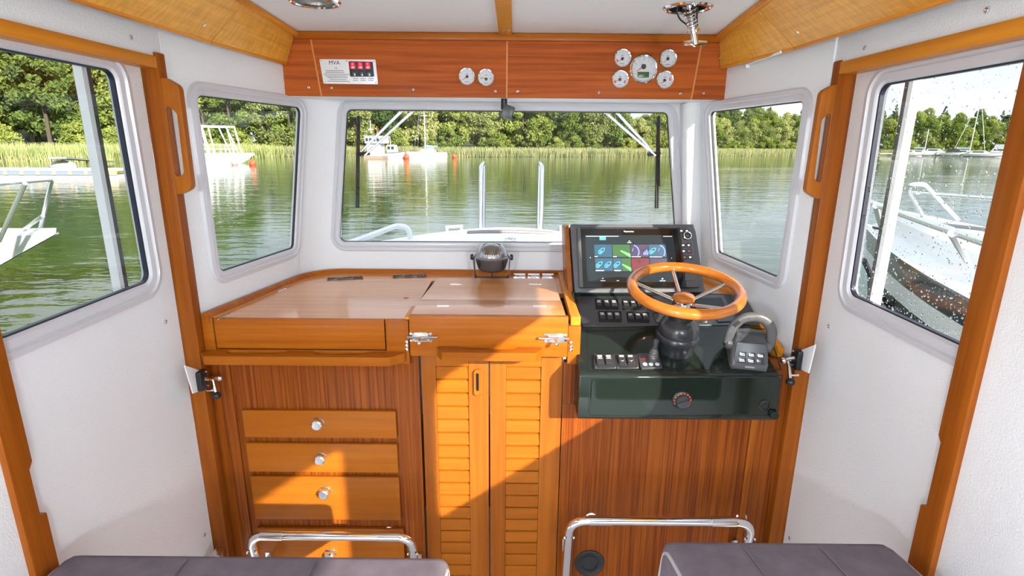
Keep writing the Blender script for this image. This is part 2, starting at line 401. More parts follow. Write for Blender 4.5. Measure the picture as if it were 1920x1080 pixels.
# ------------------------------------------------------------------ the two sliding doors
BRS = mat('channel_brown', (.05, .04, .035), .35)
def door(num, M, s, xin, px, rad, ya, yb, screws, aft):
    (ft, fb) = [onM(x, y, M) for x, y in px]
    b = B(); cs = offs([ft, fb, (s * aft, fb[1] - .004), (s * aft, ft[1] + .004)], 0)
    plate(b, P3([(s * ya, .06), (s * yb, .06), (s * yb, 1.735), (s * ya, 1.735)]), [P3(rpoly(offs(cs, .012), rad - .012))], (0, 0, -.035), M=M)
    d = struct('door_%d' % num, b, GELW, smooth=20)
    fr = obj('window_frame', ringframe(B(), cs, rad, [(-.004, -.001), (0, .010), (.012, .012), (.016, .006), (.020, .009), (.034, .008), (.040, .002), (.042, -.008)], M), FRM, d)
    gk = B(); ringframe(gk, cs, rad, [(.040, .002), (.0435, .001), (.0435, -.009), (.041, -.009)], M); obj('gasket', gk, mat('gasket_blue_black', (.01, .012, .03), .4), d)
    pn = B(); plate(pn, P3(rpoly(offs(cs, .036), rad - .036), -.0135), [], (0, 0, .005), M=M); pane = obj('pane', pn, GLS, d, smooth=0)
    nrm = V(M.col[2].to_3d())
    for x, y in screws: screw(d, PX(x, y, xin), nrm, .0075)
    # edge strips of the opening leaf seen through the glass
    fwd = max(c[0] * s for c in cs)
    top = max(c[1] for c in cs); bot = min(c[1] for c in cs)
    for nm, a, c, mt, dz in (('outer_rail', .060, .074, HULLW, -.05), ('rail_channel', .047, .060, BRS, -.05)):
        q = B(); box(q, 0, 1, 0, 1, 0, 1)
        for v in q.verts: v.co = V((s * (fwd - a - (c - a) * v.co.x), bot - .02 + (top - bot + .04) * v.co.y, dz - .02 * v.co.z))
        q.transform(M); obj(nm, q, mt, d)
    return d, cs, pane
d1, c1, pane1 = door(1, MDL, 1, XL, [(228, 101), (304, 548)], .065, .80, 1.412, [(225, 133), (310, 603), (383, 1003)], .855)
d2, c2, pane2 = door(2, MDR, -1, XR, [(1637, 128), (1572, 572)], .065, .84, 1.445, [(1640, 155), (1555, 612), (1481, 1009)], .89)
# rain on the outside of the right door's pane
dr = B()
zmin = min(c[1] for c in c2)
for i in range(1900):
    y = .90 + .50 * rng.random(); z = zmin + .045 + .53 * rng.random() ** 1.7
    r = .0008 + .0019 * rng.random() ** 2.5
    q = B(); bmesh.ops.create_icosphere(q, subdivisions=1, radius=r)
    for v in q.verts: v.co = V((v.co.x * .5, v.co.y, v.co.z * 1.15))
    merge(dr, q, T((XR + .0145, y, z)))
o = obj('rain_drops', dr, DROP, d2); o['kind'] = 'stuff'

# door posts, headers, grab handles
def post(num, x0, x1, y0, y1, zt):
    return struct('trim_%d' % num, bx(x0, x1, y0, y1, 0, zt, .004), WP)
post(4, -.905, -.860, 1.418, 1.452, 1.757)
post(5, .803, .852, 1.448, 1.482, 1.757)
struct('trim_6', bx(-.899, -.860, .4, 1.4175, 1.719, 1.747, .004), WY)
struct('trim_7', bx(.801, .844, .4, 1.4475, 1.722, 1.752, .004), WY)
for num, x0, x1, ya, yb, stop in ((8, -.90, -.868, .838, .884, (.985, .875)), (9, .815, .85, .895, .945, (1.02, .865))):
    b = B(); pts = [(ya, 0), (ya, 1.73), (yb, 1.73), (yb, stop[0]), (yb - .009, stop[0] - .012), (yb - .009, stop[1] + .004), (yb + .004, stop[1]), (yb + .004, 0)]
    plate(b, [(x0, y, z) for y, z in pts], [], (x1 - x0, 0, 0), bev=.003); struct('trim_%d' % num, b, WP)
def grab(px, side, y0, lab):
    c = [PY(x, y, y0) for x, y in px]; pts = [(p.x, p.z) for p in c]
    cs = offs(pts, 0); outer = rpoly(cs, .018, 5)
    xs = [p[0] for p in pts]; zs = [p[1] for p in pts]
    inner_x = -.860 if side < 0 else .803; ox = max(xs) if side < 0 else min(xs); zt, zb = max(zs), min(zs)
    s = -side
    hole = rpoly(offs([(inner_x + s * .002, zb + .050), (ox - s * .014 - s * .003, zb + .062), (ox - s * .014, zt - .095), (inner_x + s * .002, zt - .070)], 0), .012, 4)
    t = thing('grab_handle', lab, 'handle', (inner_x, y0, zb))
    b = B(); plate(b, [(x, y0, z) for x, z in outer], [[(x, y0, z) for x, z in hole]], (0, .019, 0), bev=.005, seg=2)
    obj('grip', b, wood('teak_handle', 2, (.30, .078, .005), (.42, .125, .010)), t, smooth=50); return t
grab([(291, 135), (335, 161), (360, 354), (323, 372)], -1, 1.42, 'teak grab handle on the left door post')
grab([(1580, 150), (1541, 171), (1511, 360), (1547, 382)], 1, 1.45, 'teak grab handle on the right door post')

# ------------------------------------------------------------------ ceiling soffits, strip, overhead panel
def soffit(low, up, name_lab, group, screws, yend, side):
    """board between the lower line and the upper line; both are (y,x) pairs from front to aft"""
    b = B(); n = V((side * -1.0, 0, -.35)).normalized()
    t = thing('soffit_panel', name_lab, 'panel', (low[0][0], low[0][1], 1.80), group)
    th = V((side * .014, 0, .004))
    def strip(l, u, th):
        q = B(); m = len(l) - 1; cols = []
        for i in range(m):
            for k in range(9 if i == m - 1 else 8):
                a, c = l[i].lerp(l[i + 1], k / 8), u[i].lerp(u[i + 1], k / 8); cols.append([q.verts.new(a.lerp(c, r / 4)) for r in range(5)])
        for a, c in zip(cols, cols[1:]):
            for r in range(4): q.faces.new((a[r], a[r + 1], c[r + 1], c[r]))
        r = bmesh.ops.extrude_face_region(q, geom=q.faces[:]); bmesh.ops.translate(q, vec=th, verts=[g for g in r['geom'] if isinstance(g, bmesh.types.BMVert)]); return q
    L = [V((x, y, 1.80)) for x, y in low]; U = [V((x, y, 1.898)) for x, y in up]
    obj('board', strip(L, U, th), WYg, t, smooth=30)
    lip = B(); tube(lip, [p + V((side * .004, 0, .001)) for p in L], .0065, 8); obj('lower_lip', lip, WY, t)
    top = B(); tube(top, [p + V((-side * .003, 0, -.006)) for p in U], .009, 8); obj('cornice', top, WY, t)
    for x, y in screws:
        A = L[0]; C = L[-1]; D = U[0]; nn = (C - A).cross(D - A); nn = nn if nn.x * side < 0 else -nn
        screw(t, onP(x, y, (A + D) / 2, nn) + nn.normalized() * .002, nn, .0065)
    return t
g = 'teak soffit boards along the ceiling'
soffit([(-.752, 1.945), (-.787, 1.542)], [(-.715, 1.945), (-.687, 1.542)], 'front teak soffit board over the left quarter window', g, [(419, 59), (546, 104)], 0, -1)
soffit([(-.787, 1.538), (-.812, .9), (-.83, .2)], [(-.687, 1.538), (-.64, .9), (-.60, .2)], 'aft teak soffit board over the left sliding door', g, [(381, 45)], 0, -1)
soffit([(.683, 1.945), (.735, 1.556)], [(.668, 1.945), (.622, 1.556)], 'front teak soffit board over the right quarter window', g, [(1350, 108), (1465, 70)], 0, 1)
soffit([(.735, 1.552), (.757, .9), (.775, .2)], [(.622, 1.552), (.55, .9), (.50, .2)], 'aft teak soffit board over the right sliding door', g, [(1499, 58)], 0, 1)
b = bx(-.049, -.007, .3, 1.948, 1.889, 1.8995, .003); t = obj('ceiling_strip', b, WYg); t['label'] = 'teak strip down the middle of the ceiling'; t['category'] = 'trim'
for x, y in ((944, 58), (955, 58)): screw(t, PZ(x, y, 1.889), (0, 0, -1), .003)
# lamp strip tucked behind the right soffit
t = thing('strip_light', 'slim white strip light behind the right front soffit board', 'light', (.735, 1.75, 1.80))
a0, a1 = PZ(1389, 124, 1.79), PZ(1450, 103, 1.79)
obj('tube', tube(B(), [a0 + V((.02, 0, .006)), a1 + V((.02, 0, .008))], .004, 8), WHT, t); q = B(); box(q, a0.x + .014, a0.x + .026, a0.y - .004, a0.y + .006, 1.785, 1.797, .002); obj('end_cap', q, WHT, t)

OY = 1.95
ov = thing('overhead_panel', 'red-brown teak instrument panel across the top of the windscreen', 'panel', (0, OY, 1.70))
cuts = [PY(500, 118, OY), PY(505, 178, OY)]
TL, BL = V((-.818, OY, 1.889)), V((-.820, OY, 1.701)); TR, BR = V((.79, OY, 1.889)), V((.757, OY, 1.699))
seams = [((582, 74), (603, 179)), ((951, 74), (950, 183)), ((1316, 82), (1296, 187))]
sm = [(V((PY(*a, OY).x, OY, 1.889)), V((PY(*c, OY).x, OY, 1.700))) for a, c in seams]
edges = [(TL, BL)] + sm + [(TR, BR)]
for (ta, ba), (tb, bb) in zip(edges, edges[1:]):
    g_ = V((.0008, 0, 0)); b = B(); plate(b, [ba + g_, bb - g_, tb - g_, ta + g_], [], (0, .014, 0), bev=.001, seg=1); obj('panel_board', b, WXo, ov)
for ta, ba in sm:
    w = V((.0025, 0, 0)); y = V((0, -.0015, 0)); b = B(); plate(b, [ba - w + y, ba + w + y, ta + w + y, ta - w + y], [], (0, .012, 0)); obj('seam_strip', b, mat('seam_light', (.58, .22, .05), .4) if not bpy.data.materials.get('seam_light') else bpy.data.materials['seam_light'], ov)
obj('top_moulding', bx(-.722, .675, OY - .014, OY + .002, 1.876, 1.8985, .003), WX, ov)
obj('underside_board', bx(-.80, .735, OY + .014, 2.140, 1.700, 1.706), GELW, ov)
for x, y in ((579, 164), (622, 165), (775, 168), (929, 171), (971, 171), (1123, 173), (1276, 175), (1319, 175), (1365, 175)): screw(ov, PY(x, y, OY), (0, -1, 0), .0065)

# black camera stub under the panel
t = thing('camera_stub', 'small black tilted sensor hanging under the overhead panel', 'sensor', (-.033, 2.0, 1.70))
obj('stem', tube(B(), [(-.033, 2.0, 1.702), (-.033, 2.0, 1.665)], .011, 14), BLK, t)
q = B(); box(q, -.020, .020, -.014, .014, -.022, .022, .004, M=T((-.020, 1.998, 1.657)) @ Matrix.Rotation(.35, 4, 'Y')); obj('body', q, GRY, t)

# ceiling lights: recessed lamp left, searchlight control right
def ring(bm, c, ro, ri, z):
    lathe(bm, [(ri, .012), (ri, -.002), (ri + .003, -.005), (ro - .004, -.004), (ro, 0.0)], T((c.x, c.y, z)), 40)
t = thing('recessed_ceiling_light', 'round chrome-rimmed recessed light in the left ceiling', 'light', (lampL.x, lampL.y, 1.9))
b = B(); ring(b, lampL, .066, .050, 1.8995); obj('rim', b, CHR, t)
b = B(); lathe(b, [(.0505, 0), (.047, .02), (.040, .033), (0, .036)], T((lampL.x, lampL.y, 1.9)), 32); obj('reflector', b, mat('lamp_grey', (.28, .27, .25), .35, metal=.6), t)
b = B(); lathe(b, [(.034, .030), (.030, .022), (0, .020)], T((lampL.x, lampL.y, 1.9)), 24); obj('lens', b, mat('lamp_lens', (.45, .46, .42), .3), t)
for a in (.3, 1.9, 3.5, 5.1): screw(t, (lampL.x + .058 * math.cos(a), lampL.y + .058 * math.sin(a), 1.8955), (0, 0, -1), .004)
t = thing('searchlight_control', 'chrome spring-loaded searchlight handle hanging from the right ceiling', 'handle', (lampR.x, lampR.y, 1.9))
b = B(); ring(b, lampR, .064, .047, 1.8995); obj('flange', b, CHR, t)
b = B(); lathe(b, [(.048, 0), (.046, .03), (0, .035)], T((lampR.x, lampR.y, 1.9)), 32); obj('cup', b, mat('cup_metal', (.3, .29, .28), .3, metal=.9), t)
for a in (.5, 1.6, 2.7, 3.7, 4.8, 5.9): screw(t, (lampR.x + .056 * math.cos(a), lampR.y + .056 * math.sin(a), 1.8955), (0, 0, -1), .004)
top, end = V((lampR.x - .003, lampR.y - .01, 1.925)), PY(1303, 82, lampR.y + .03)
ax = (end - top).normalized(); L_ = (end - top).length
obj('shaft', tube(B(), [top, end], .0095, 14), CHR, t)
sp = []; M = zframe(top, ax)
for i in range(90): a = i / 10 * 2 * PI * .62; h = L_ * (.22 + .44 * i / 90); rr = .018 - .005 * i / 90; sp.append(M @ V((rr * math.cos(a), rr * math.sin(a), h)))
obj('spring', tube(B(), sp, .0027, 6), CHR, t)
b = B(); lathe(b, [(.0095, 0), (.017, 0), (.017, .008), (.0095, .008)], zframe(top + ax * L_ * .67, ax), 16); obj('collar', b, CHR, t)
obj('t_handle', tube(B(), [end + V((-.034, -.012, -.001)), end + V((-.012, -.004, .002)), end, end + V((.012, .004, .003)), end + V((.034, .012, .004))], .006, 10, radii=[.0055, .0065, .0085, .0065, .0055]), CHR, t)
for sgn in (-1, 1):
    obj('cable', tube(B(), fillet([top + V((sgn * .028, 0, 0)), top + V((sgn * .026, .0, -.05)), top + ax * L_ * .6 + V((sgn * .014, 0, 0))], .03), .0022, 6), BLK, t)

# maker's plate with three red switches
t = thing('switch_plate', 'polished steel plate with three red lit switches on the overhead panel', 'plate', PY(655, 140, OY))
MO = frame((0, OY, 0), (1, 0, 0), (0, 0, 1))     # z towards the cabin (-y)
def opx(x, y): return onM(x, y, MO)
cs = [opx(599, 111), opx(704, 112), opx(709, 158), opx(607, 157)]
b = B(); plate(b, P3(rpoly(offs(cs, 0), .003, 3), .0003), [], (0, 0, .0015), M=MO); obj('plate', b, STM, t)
cs = [opx(654, 115), opx(699, 116), opx(702, 144), opx(657, 144)]
b = B(); plate(b, P3(rpoly(offs(cs, 0), .003, 3), .0018), [], (0, 0, .002), M=MO); obj('switch_frame', b, BLK, t)
for x in (662, 676, 690):
    c = opx(x, 123); e = opx(x + 1, 137)
    q = B(); box(q, c[0] - .0085, c[0] + .0085, c[1] - .011, c[1] + .0105, .0038, .0062, .0015, M=MO); sw = obj('lit_switch', q, REDL, t)
    q = B()
    ringframe(q, [(c[0] - .003, c[1] + .001), (c[0] + .003, c[1] + .001), (c[0] + .003, c[1] + .007), (c[0] - .003, c[1] + .007)], .001, [(0, .0064), (.0012, .0064)], MO, 2)
    box(q, c[0] - .004, c[0] + .004, c[1] - .0085, c[1] - .0035, .0062, .0066, M=MO); obj('symbol', q, mat('symbol_pink', (.9, .45, .5), .4, emit=.4), sw)
    q = B(); box(q, e[0] - .0085, e[0] + .0085, e[1] - .010, e[1] + .009, .0038, .0055, .0015, M=MO); obj('rocker', q, BLKM, t)
q = B()
text(q, 'MVA', .018, MO @ T((*opx(627, 118), .0021)))
text(q, 'CE', .008, MO @ T((*opx(630, 128), .0021)))
for i, (x, w) in enumerate(((627, 36), (627, 38), (630, 52), (630, 44), (632, 40), (633, 34), (634, 44))):
    a = opx(x - w / 2, 132.5 + i * 3.3); e = opx(x + w / 2, 132.5 + i * 3.3); box(q, a[0] + .004, e[0], a[1] - .0007, a[1] + .0007, .0018, .0022, M=MO)
for x in (667, 681, 696):
    for j in (0, 1): a = opx(x, 147.5 + 3.5 * j); box(q, a[0] - .009, a[0] + .009, a[1] - .0007, a[1] + .0007, .0018, .0022, M=MO)
obj('engraving', q, INK, t, smooth=0)
for x, y in ((602, 114), (701, 115.5), (705, 155), (610, 154), (650, 114.5), (655, 155)): screw(t, PY(x, y, OY - .0018), (0, -1, 0), .0028)

def gauge(x, y, rp, ang, lab, reds=(), lcd=False, hubdy=0.0, dots=False, arc=1):
    c = PY(x, y, OY); r = rp * 1.86 / F
    t = thing('gauge', lab, 'gauge', c, 'round white instrument gauges on the overhead panel')
    M = frame(c, (1, 0, 0), (0, 0, 1))
    lathe(b := B(), [(r * .80, .0060), (r * .84, .0105), (r * .93, .0115), (r, .0085), (r, .0)], M, 40); obj('bezel', b, CHR, t)
    lathe(b := B(), [(0, .005), (r * .83, .005)], M, 32); dl = obj('dial', b, DIAL, t)
    q = B()
    for i in range(9):
        a = math.radians(210 - i * 30) if arc else math.radians(180 - 22.5 * i); Mt = M @ Matrix.Rotation(a, 4, 'Z')
        l0 = .58 if i % 2 == 0 else .65; box(q, r * l0, r * .73, -r * .012, r * .012, .0051, .0054, M=Mt)
    box(q, -r * .26, r * .26, -r * .60, -r * .56, .0051, .0054, M=M); box(q, -r * .15, r * .15, r * .26, r * .30, .0051, .0054, M=M)
    if dots:
        for s in (-1, 1): lathe(q, [(0, .0056), (r * .06, .0056), (r * .06, .0051)], M @ T((s * r * .55, -r * .10, 0)), 10)
    obj('dial_markings', q, INK, dl, smooth=0)
    for a0 in reds:
        q = B(); box(q, r * .52, r * .66, -r * .16, r * .16, .0051, .0055, M=M @ Matrix.Rotation(math.radians(a0), 4, 'Z')); obj('red_zone', q, RED, dl)
    Mh = M @ T((0, -r * hubdy, 0))
    q = B(); a = math.radians(ang); plate(q, [(0, -r * .045, .0062), (r * .62, -r * .012, .0062), (r * .62, r * .012, .0062), (0, r * .045, .0062)], [], (0, 0, .0006), M=Mh @ Matrix.Rotation(a, 4, 'Z')); obj('needle', q, RED, t)
    q = B(); lathe(q, [(0, .0085), (r * .13, .0085), (r * .17, .006), (r * .17, .005)], Mh, 16); obj('needle_hub', q, BLK, t)
    if lcd:
        q = B(); box(q, -r * .42, r * .42, -r * .58, -r * .20, .0052, .0062, .0004, M=M); obj('display', q, LCD, t)
    return t
gauge(876, 144, 16, 215, 'left one of the two small gauges near the centre seam', arc=1)
gauge(911.5, 146, 16, 160, 'right one of the two small gauges near the centre seam', dots=True, hubdy=.15, arc=0)
gauge(1166.5, 109.5, 16.5, 215, 'small gauge above and left of the big dial', reds=(205,), hubdy=.05)
gauge(1162, 149, 16.5, 205, 'small gauge below and left of the big dial, two red zones', reds=(205, -25), hubdy=.02)
gauge(1206, 129.5, 25.5, 212, 'largest dial with red needle and green display', lcd=True, hubdy=-.15)
gauge(1251.5, 110.5, 16.5, 225, 'small gauge above and right of the big dial')
gauge(1245.5, 150, 16.5, 225, 'small gauge below and right of the big dial', reds=(5,), hubdy=.05)

# ------------------------------------------------------------------ worktop and cabinets
ZT = 1.075
YC = 1.45
wt = thing('worktop', 'long varnished teak worktop under the windscreen', 'worktop', (-.3, 1.7, ZT))
wallx = lambda y, s=-1: (-.864 + .2 * (y - 1.45)) if s < 0 else (.804 - .2 * (y - 1.45))
# sub-frame below the lids
sub = B(); plate(sub, [(-.858, 1.472, 1.052), (.150, 1.472, 1.052), (.150, 1.74, 1.052), (wallx(1.74, 1) - .004, 1.74, 1.052), (wallx(1.99, 1) - .004, 1.99, 1.052), (.60, 2.022, 1.052), (-.66, 2.022, 1.052), (wallx(1.96) + .006, 1.96, 1.052)], [], (0, 0, .006))
obj('carcass_top', sub, GAP, wt)
sA, sB = PZ(558, 534, ZT), PZ(820, 525, ZT)
yb_ = 1.905
lid = [(-.828, 1.4625, 1.059), (-.354, 1.4625, 1.059), (-.2865, 1.4625, 1.059), (-.2865, 1.90, 1.059), (wallx(1.865) + .024, 1.865, 1.059)]
b = B(); plate(b, [(p[0] , p[1], p[2]) for p in lid], [[(-.335 + .0085 * math.cos(a), 1.675 + .0085 * math.sin(a), 1.059) for a in [i * PI / 7 for i in range(14)]]], (0, 0, .016), bev=.001, seg=1)
obj('left_lid', b, WXt, wt)
b = B(); plate(b, [(wallx(1.868) + .022, 1.868, 1.059), (-.284, 1.903, 1.059), (.150, 1.905, 1.059), (.150, 1.745, 1.059), (wallx(1.745, 1) - .006, 1.745, 1.059), (wallx(1.97, 1) - .006, 1.97, 1.059), (.60, 2.018, 1.059), (-.655, 2.018, 1.059), (wallx(1.95) + .01, 1.95, 1.059)], [], (0, 0, .016), bev=.001, seg=1)
obj('back_strip', b, WXt, wt)
b = B(); plate(b, [(-.858, 1.4625, 1.059), (-.830, 1.4625, 1.059), (wallx(1.866) + .022, 1.866, 1.059), (wallx(1.866) + .006, 1.866, 1.059)], [], (0, 0, .016), bev=.001, seg=1); obj('side_strip', b, WXt, wt)
# raised fiddle along the walls
fp = [V((-.852, 1.447, 0)), V((wallx(1.945) + .008, 1.945, 0)), V((-.675, 2.018, 0)), V((.20, 2.018, 0))]
path = fillet(fp, .06, 6); f = B(); ring_ = []
for i, p in enumerate(path):
    d = (path[min(i + 1, len(path) - 1)] - path[max(i - 1, 0)]).normalized(); nrm = V((d.y, -d.x, 0))
    if i == 0: nrm = V((1, 0, 0))
    ring_.append([f.verts.new(V((p.x, p.y, 0)) + nrm * a + V((0, 0, z))) for a, z in ((-.006, 1.058), (.014, 1.058), (.012, 1.082), (.006, 1.090), (-.006, 1.090))])
for a, c in zip(ring_, ring_[1:]):
    for j in range(5): f.faces.new((a[j], a[(j + 1) % 5], c[(j + 1) % 5], c[j]))
f.faces.new(ring_[0]); f.faces.new(ring_[-1]); obj('fiddle_rail', f, WX, wt, smooth=50)
for (xa, ya), (xb, yb) in (((409, 599), (432, 588)), ((521, 547), (536, 541))):
    p, q = PZ(xa, ya, 1.0765), PZ(xb, yb, 1.0765); obj('hinge', tube(B(), [p, q], .0022, 6), CHR, wt)
# right-hand fiddle beside the helm
b = B(); plate(b, [(.164, 1.452, 1.062), (.192, 1.452, 1.062), (.192, 2.01, 1.062), (.172, 2.01, 1.062)], [], (0, 0, .026), bev=.003); obj('helm_fiddle', b, WY, wt)
b = B(); plate(b, [(.158, YC, .948), (.193, YC, .948), (.193, YC, 1.061), (.158, YC, 1.061)], [], (0, .03, 0), bev=.002); obj('end_block', b, WXd, wt)

# air vents
def vent(pts, lab):
    c = sum(pts, V((0, 0, 0))) / len(pts); t = thing('air_vent', lab, 'vent', c, 'black air vents along the back of the worktop')
    u = (pts[1] - pts[0]); v = (pts[3] - pts[0]); M = frame(c, u, v); hx, hy = u.length / 2, v.length / 2
    b = B(); ringframe(b, [(-hx, -hy), (hx, -hy), (hx, hy), (-hx, hy)], .003, [(0, 0), (0, .003), (.003, .0035), (.004, -.006)], M, 2); obj('frame', b, BLKM, t)
    b = B(); box(b, -hx + .003, hx - .003, -hy + .003, hy - .003, -.008, -.005, M=M); obj('duct', b, GAP, t)
    for i in range(6):
        x = -hx + .012 + (2 * hx - .024) * i / 5; q = B(); box(q, x - .004, x + .006, -hy + .004, hy - .004, -.003, .0015, .0005, M=M @ T((x, 0, 0)) @ Matrix.Rotation(.7, 4, 'Y') @ T((-x, 0, 0))); obj('slat', q, BLK, t)
    return t
def vq(x0, y0, x1, y1, d): a, c = PZ(x0, y0, ZT + .001), PZ(x1, y1, ZT + .001); n = V((-(c - a).y, (c - a).x, 0)).normalized() * d; return [a, c, c + n, a + n]
vent(vq(613, 526, 681, 522, .028), 'black slatted air vent nearest the left quarter window')
vent(vq(736, 521, 800, 519, .028), 'black slatted air vent behind the small finger hole')
a, c = V((.655, 1.80, ZT + .001)), V((.60, 1.95, ZT + .001)); n = V((-.026, -.01, 0))
vent([a + n, a, c, c + n], 'black slatted air vent right of the chart plotter')

# chrome hinged catches by the compass: three alike
g = 'chrome flip covers in a row beside the compass'
for i, (x, lab) in enumerate(((974, 'chrome flip cover nearest the compass'), (1000.5, 'middle one of three chrome flip covers'), (1027, 'chrome flip cover nearest the helm'))):
    p = PZ(x, 524.5, ZT); t = thing('flip_cover', lab, 'cover', (p.x, p.y, ZT), g)
    b = B(); box(b, p.x - .0225, p.x + .0225, p.y - .014, p.y + .014, ZT + .0005, ZT + .010, .002); obj('base', b, CHR, t)
    q = B(); pr = [(-.013, .010), (.012, .010), (.012, .019), (.004, .0225), (-.006, .020), (-.013, .013)]
    plate(q, [(p.x - .021, p.y + a_, ZT + z_) for a_, z_ in pr], [], (.042, 0, 0), bev=.0015); obj('lid', q, CHR, t)

# drawer unit under the worktop
dc = thing('drawer_cabinet', 'teak drawer cabinet at left with chrome knobs', 'cabinet', (-.57, YC, 0))
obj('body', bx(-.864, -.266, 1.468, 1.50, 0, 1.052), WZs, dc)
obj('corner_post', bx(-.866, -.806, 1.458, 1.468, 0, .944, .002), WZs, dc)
A0, A1 = .944, 1.0615
obj('apron_end', bx(-.862, -.8315, YC, 1.468, A0, 1.0745, .0015), WX, dc)
obj('apron_end', bx(-.351, -.2875, YC, 1.468, A0, 1.0745, .0015), WX, dc)
obj('apron_rail', bx(-.8313, -.3512, YC, 1.468, A0, .983, .0015), WX, dc)
obj('shadow_gap', bx(-.8312, -.3513, 1.4618, 1.4675, .983, 1.058), GAP, dc)
obj('top_drawer', bx(-.8275, -.3548, YC, 1.4615, .9875, 1.0745, .0012), WX, dc, label='wide shallow drawer front under the worktop edge')
gr = B(); out = rpoly(offs([(-.858, YC - .001), (-.862, 1.425), (-.842, 1.402), (-.335, 1.402), (-.298, 1.436), (-.296, YC - .001)], 0), .012, 4)
h1 = rpoly(offs([(-.80, YC - .002), (-.79, 1.422), (-.66, 1.422), (-.605, YC - .002)], 0), .008, 3); h2 = rpoly(offs([(-.56, YC - .002), (-.545, 1.422), (-.42, 1.422), (-.365, YC - .002)], 0), .008, 3)
plate(gr, P3(out, .957), [P3(h1, .957), P3(h2, .957)], (0, 0, .025), bev=.006, seg=3); obj('hand_rail', gr, WXd, dc, smooth=60)
for (x0, x1, z0, z1, k) in ((-.785, -.336, .705, .793, (597, 793)), (-.785, -.336, .590, .686, (602.5, 858)), (-.785, -.336, .424, .574, (609.5, 922)), (-.785, -.330, .20, .392, (620, 1038))):
    dr = obj('drawer', bx(x0, x1, 1.455, 1.4675, z0, z1, .004), WXd, dc)
    p = PY(*k, 1.455); M = frame((p.x, 1.455, p.z), (1, 0, 0), (0, 0, 1))
    q = B(); lathe(q, [(.019, -.001), (.019, .003), (.0165, .006), (.0150, .012), (.0155, .018), (.012, .021), (.0, .0205)], M, 28); obj('knob', q, CHR, dr)
# two round chrome catches for the foot rest
for x, y in ((512, 996), (730, 996)):
    p = PY(x, y, 1.467); q = B(); lathe(q, [(.018, 0), (.018, .003), (.013, .005), (.0125, .001), (0, .001)], frame(p, (1, 0, 0), (0, 0, 1)), 20); obj('push_catch', q, CHR, dc)

# companionway: sliding hatch with drop board, and two louvred doors
ch = thing('companionway_hatch', 'raised teak companionway hatch with front drop board and bolts', 'hatch', (-.06, 1.7, 1.075))
obj('drop_board', bx(-.2835, .1565, 1.442, 1.462, .972, 1.0895, .0015), WX, ch)
obj('front_lid', bx(-.282, .151, 1.4625, 1.615, 1.0765, 1.0880, .001), WXt, ch)
b = B(); plate(b, [(-.280, 1.6175, 1.0765), (.150, 1.6175, 1.0765), (.150, 1.902, 1.0765), (-.265, 1.902, 1.0765)], [], (0, 0, .0105), bev=.001, seg=1); obj('rear_lid', b, WXt, ch)
for x0, x1 in ((820, 842), (1000, 1024)):
    p, q = PZ(x0, 573, 1.0885), PZ(x1, 573, 1.0885); obj('hinge', bx(p.x, q.x, p.y - .002, p.y + .002, 1.086, 1.0895), STL, ch)
for x0, x1 in ((845, 865), (992, 1015)):
    p, q = PZ(x0, 532, 1.0885), PZ(x1, 532, 1.0885); obj('hinge', bx(p.x, q.x, p.y - .002, p.y + .002, 1.086, 1.0885), STL, ch)
obj('side_runner', bx(-.297, -.2845, YC + .002, 1.56, 1.0755, 1.083, .001), WY, ch)
gr = B(); out = rpoly(offs([(-.205, 1.4415), (-.205, 1.428), (-.190, 1.395), (.066, 1.395), (.084, 1.428), (.084, 1.4415)], 0), .010, 4)
plate(gr, P3(out, .978), [P3(rpoly(offs([(-.155, 1.439), (-.120, 1.422), (.0, 1.422), (.035, 1.439)], 0), .006, 3), .978)], (0, 0, .024), bev=.006, seg=3); obj('grab_rail', gr, WXd, ch, smooth=60)
def bolt(cx, cz, side, lab):
    t = obj('barrel_bolt', bx(cx - .031, cx + .031, 1.4405, 1.4425, cz - .013, cz + .013, .0008), STL, ch, label=lab)
    q = B(); tube(q, [(cx - side * .048, 1.4335, cz + .002), (cx + side * .036, 1.4335, cz + .002)], .0038, 10); obj('rod', q, STL, t)
    q = B(); box(q, cx - .022, cx + .022, 1.4335, 1.4405, cz - .0035, cz + .0075, .002); obj('guide', q, CHR, t)
    q = B(); tube(q, [(cx + side * .0, 1.4335, cz + .001), (cx, 1.415, cz - .006)], .004, 8); ball(q, (cx, 1.413, cz - .007), .0062); obj('knob', q, CHR, t)
    for dx in (-.021, .021):
        for dz in (-.0085, .0095): screw(t, (cx + dx, 1.4402, cz + dz), (0, -1, 0), .0042)
p = PY(789, 632, 1.442); bolt(p.x, p.z, -1, 'chrome barrel bolt at the left end of the drop board')
p = PY(1042, 634, 1.442); bolt(p.x, p.z, 1, 'chrome barrel bolt at the right end of the drop board')
for x, ys, par, yy in ((763, (641, 648, 655), dc, YC), (1070.5, (642, 650, 656), wt, YC)):
    for y in ys: p = PY(x, y, yy); q = B(); ball(q, (p.x, yy - .001, p.z), .0062, sc3=(1, .7, 1)); obj('dome_nut', q, CHR, par)
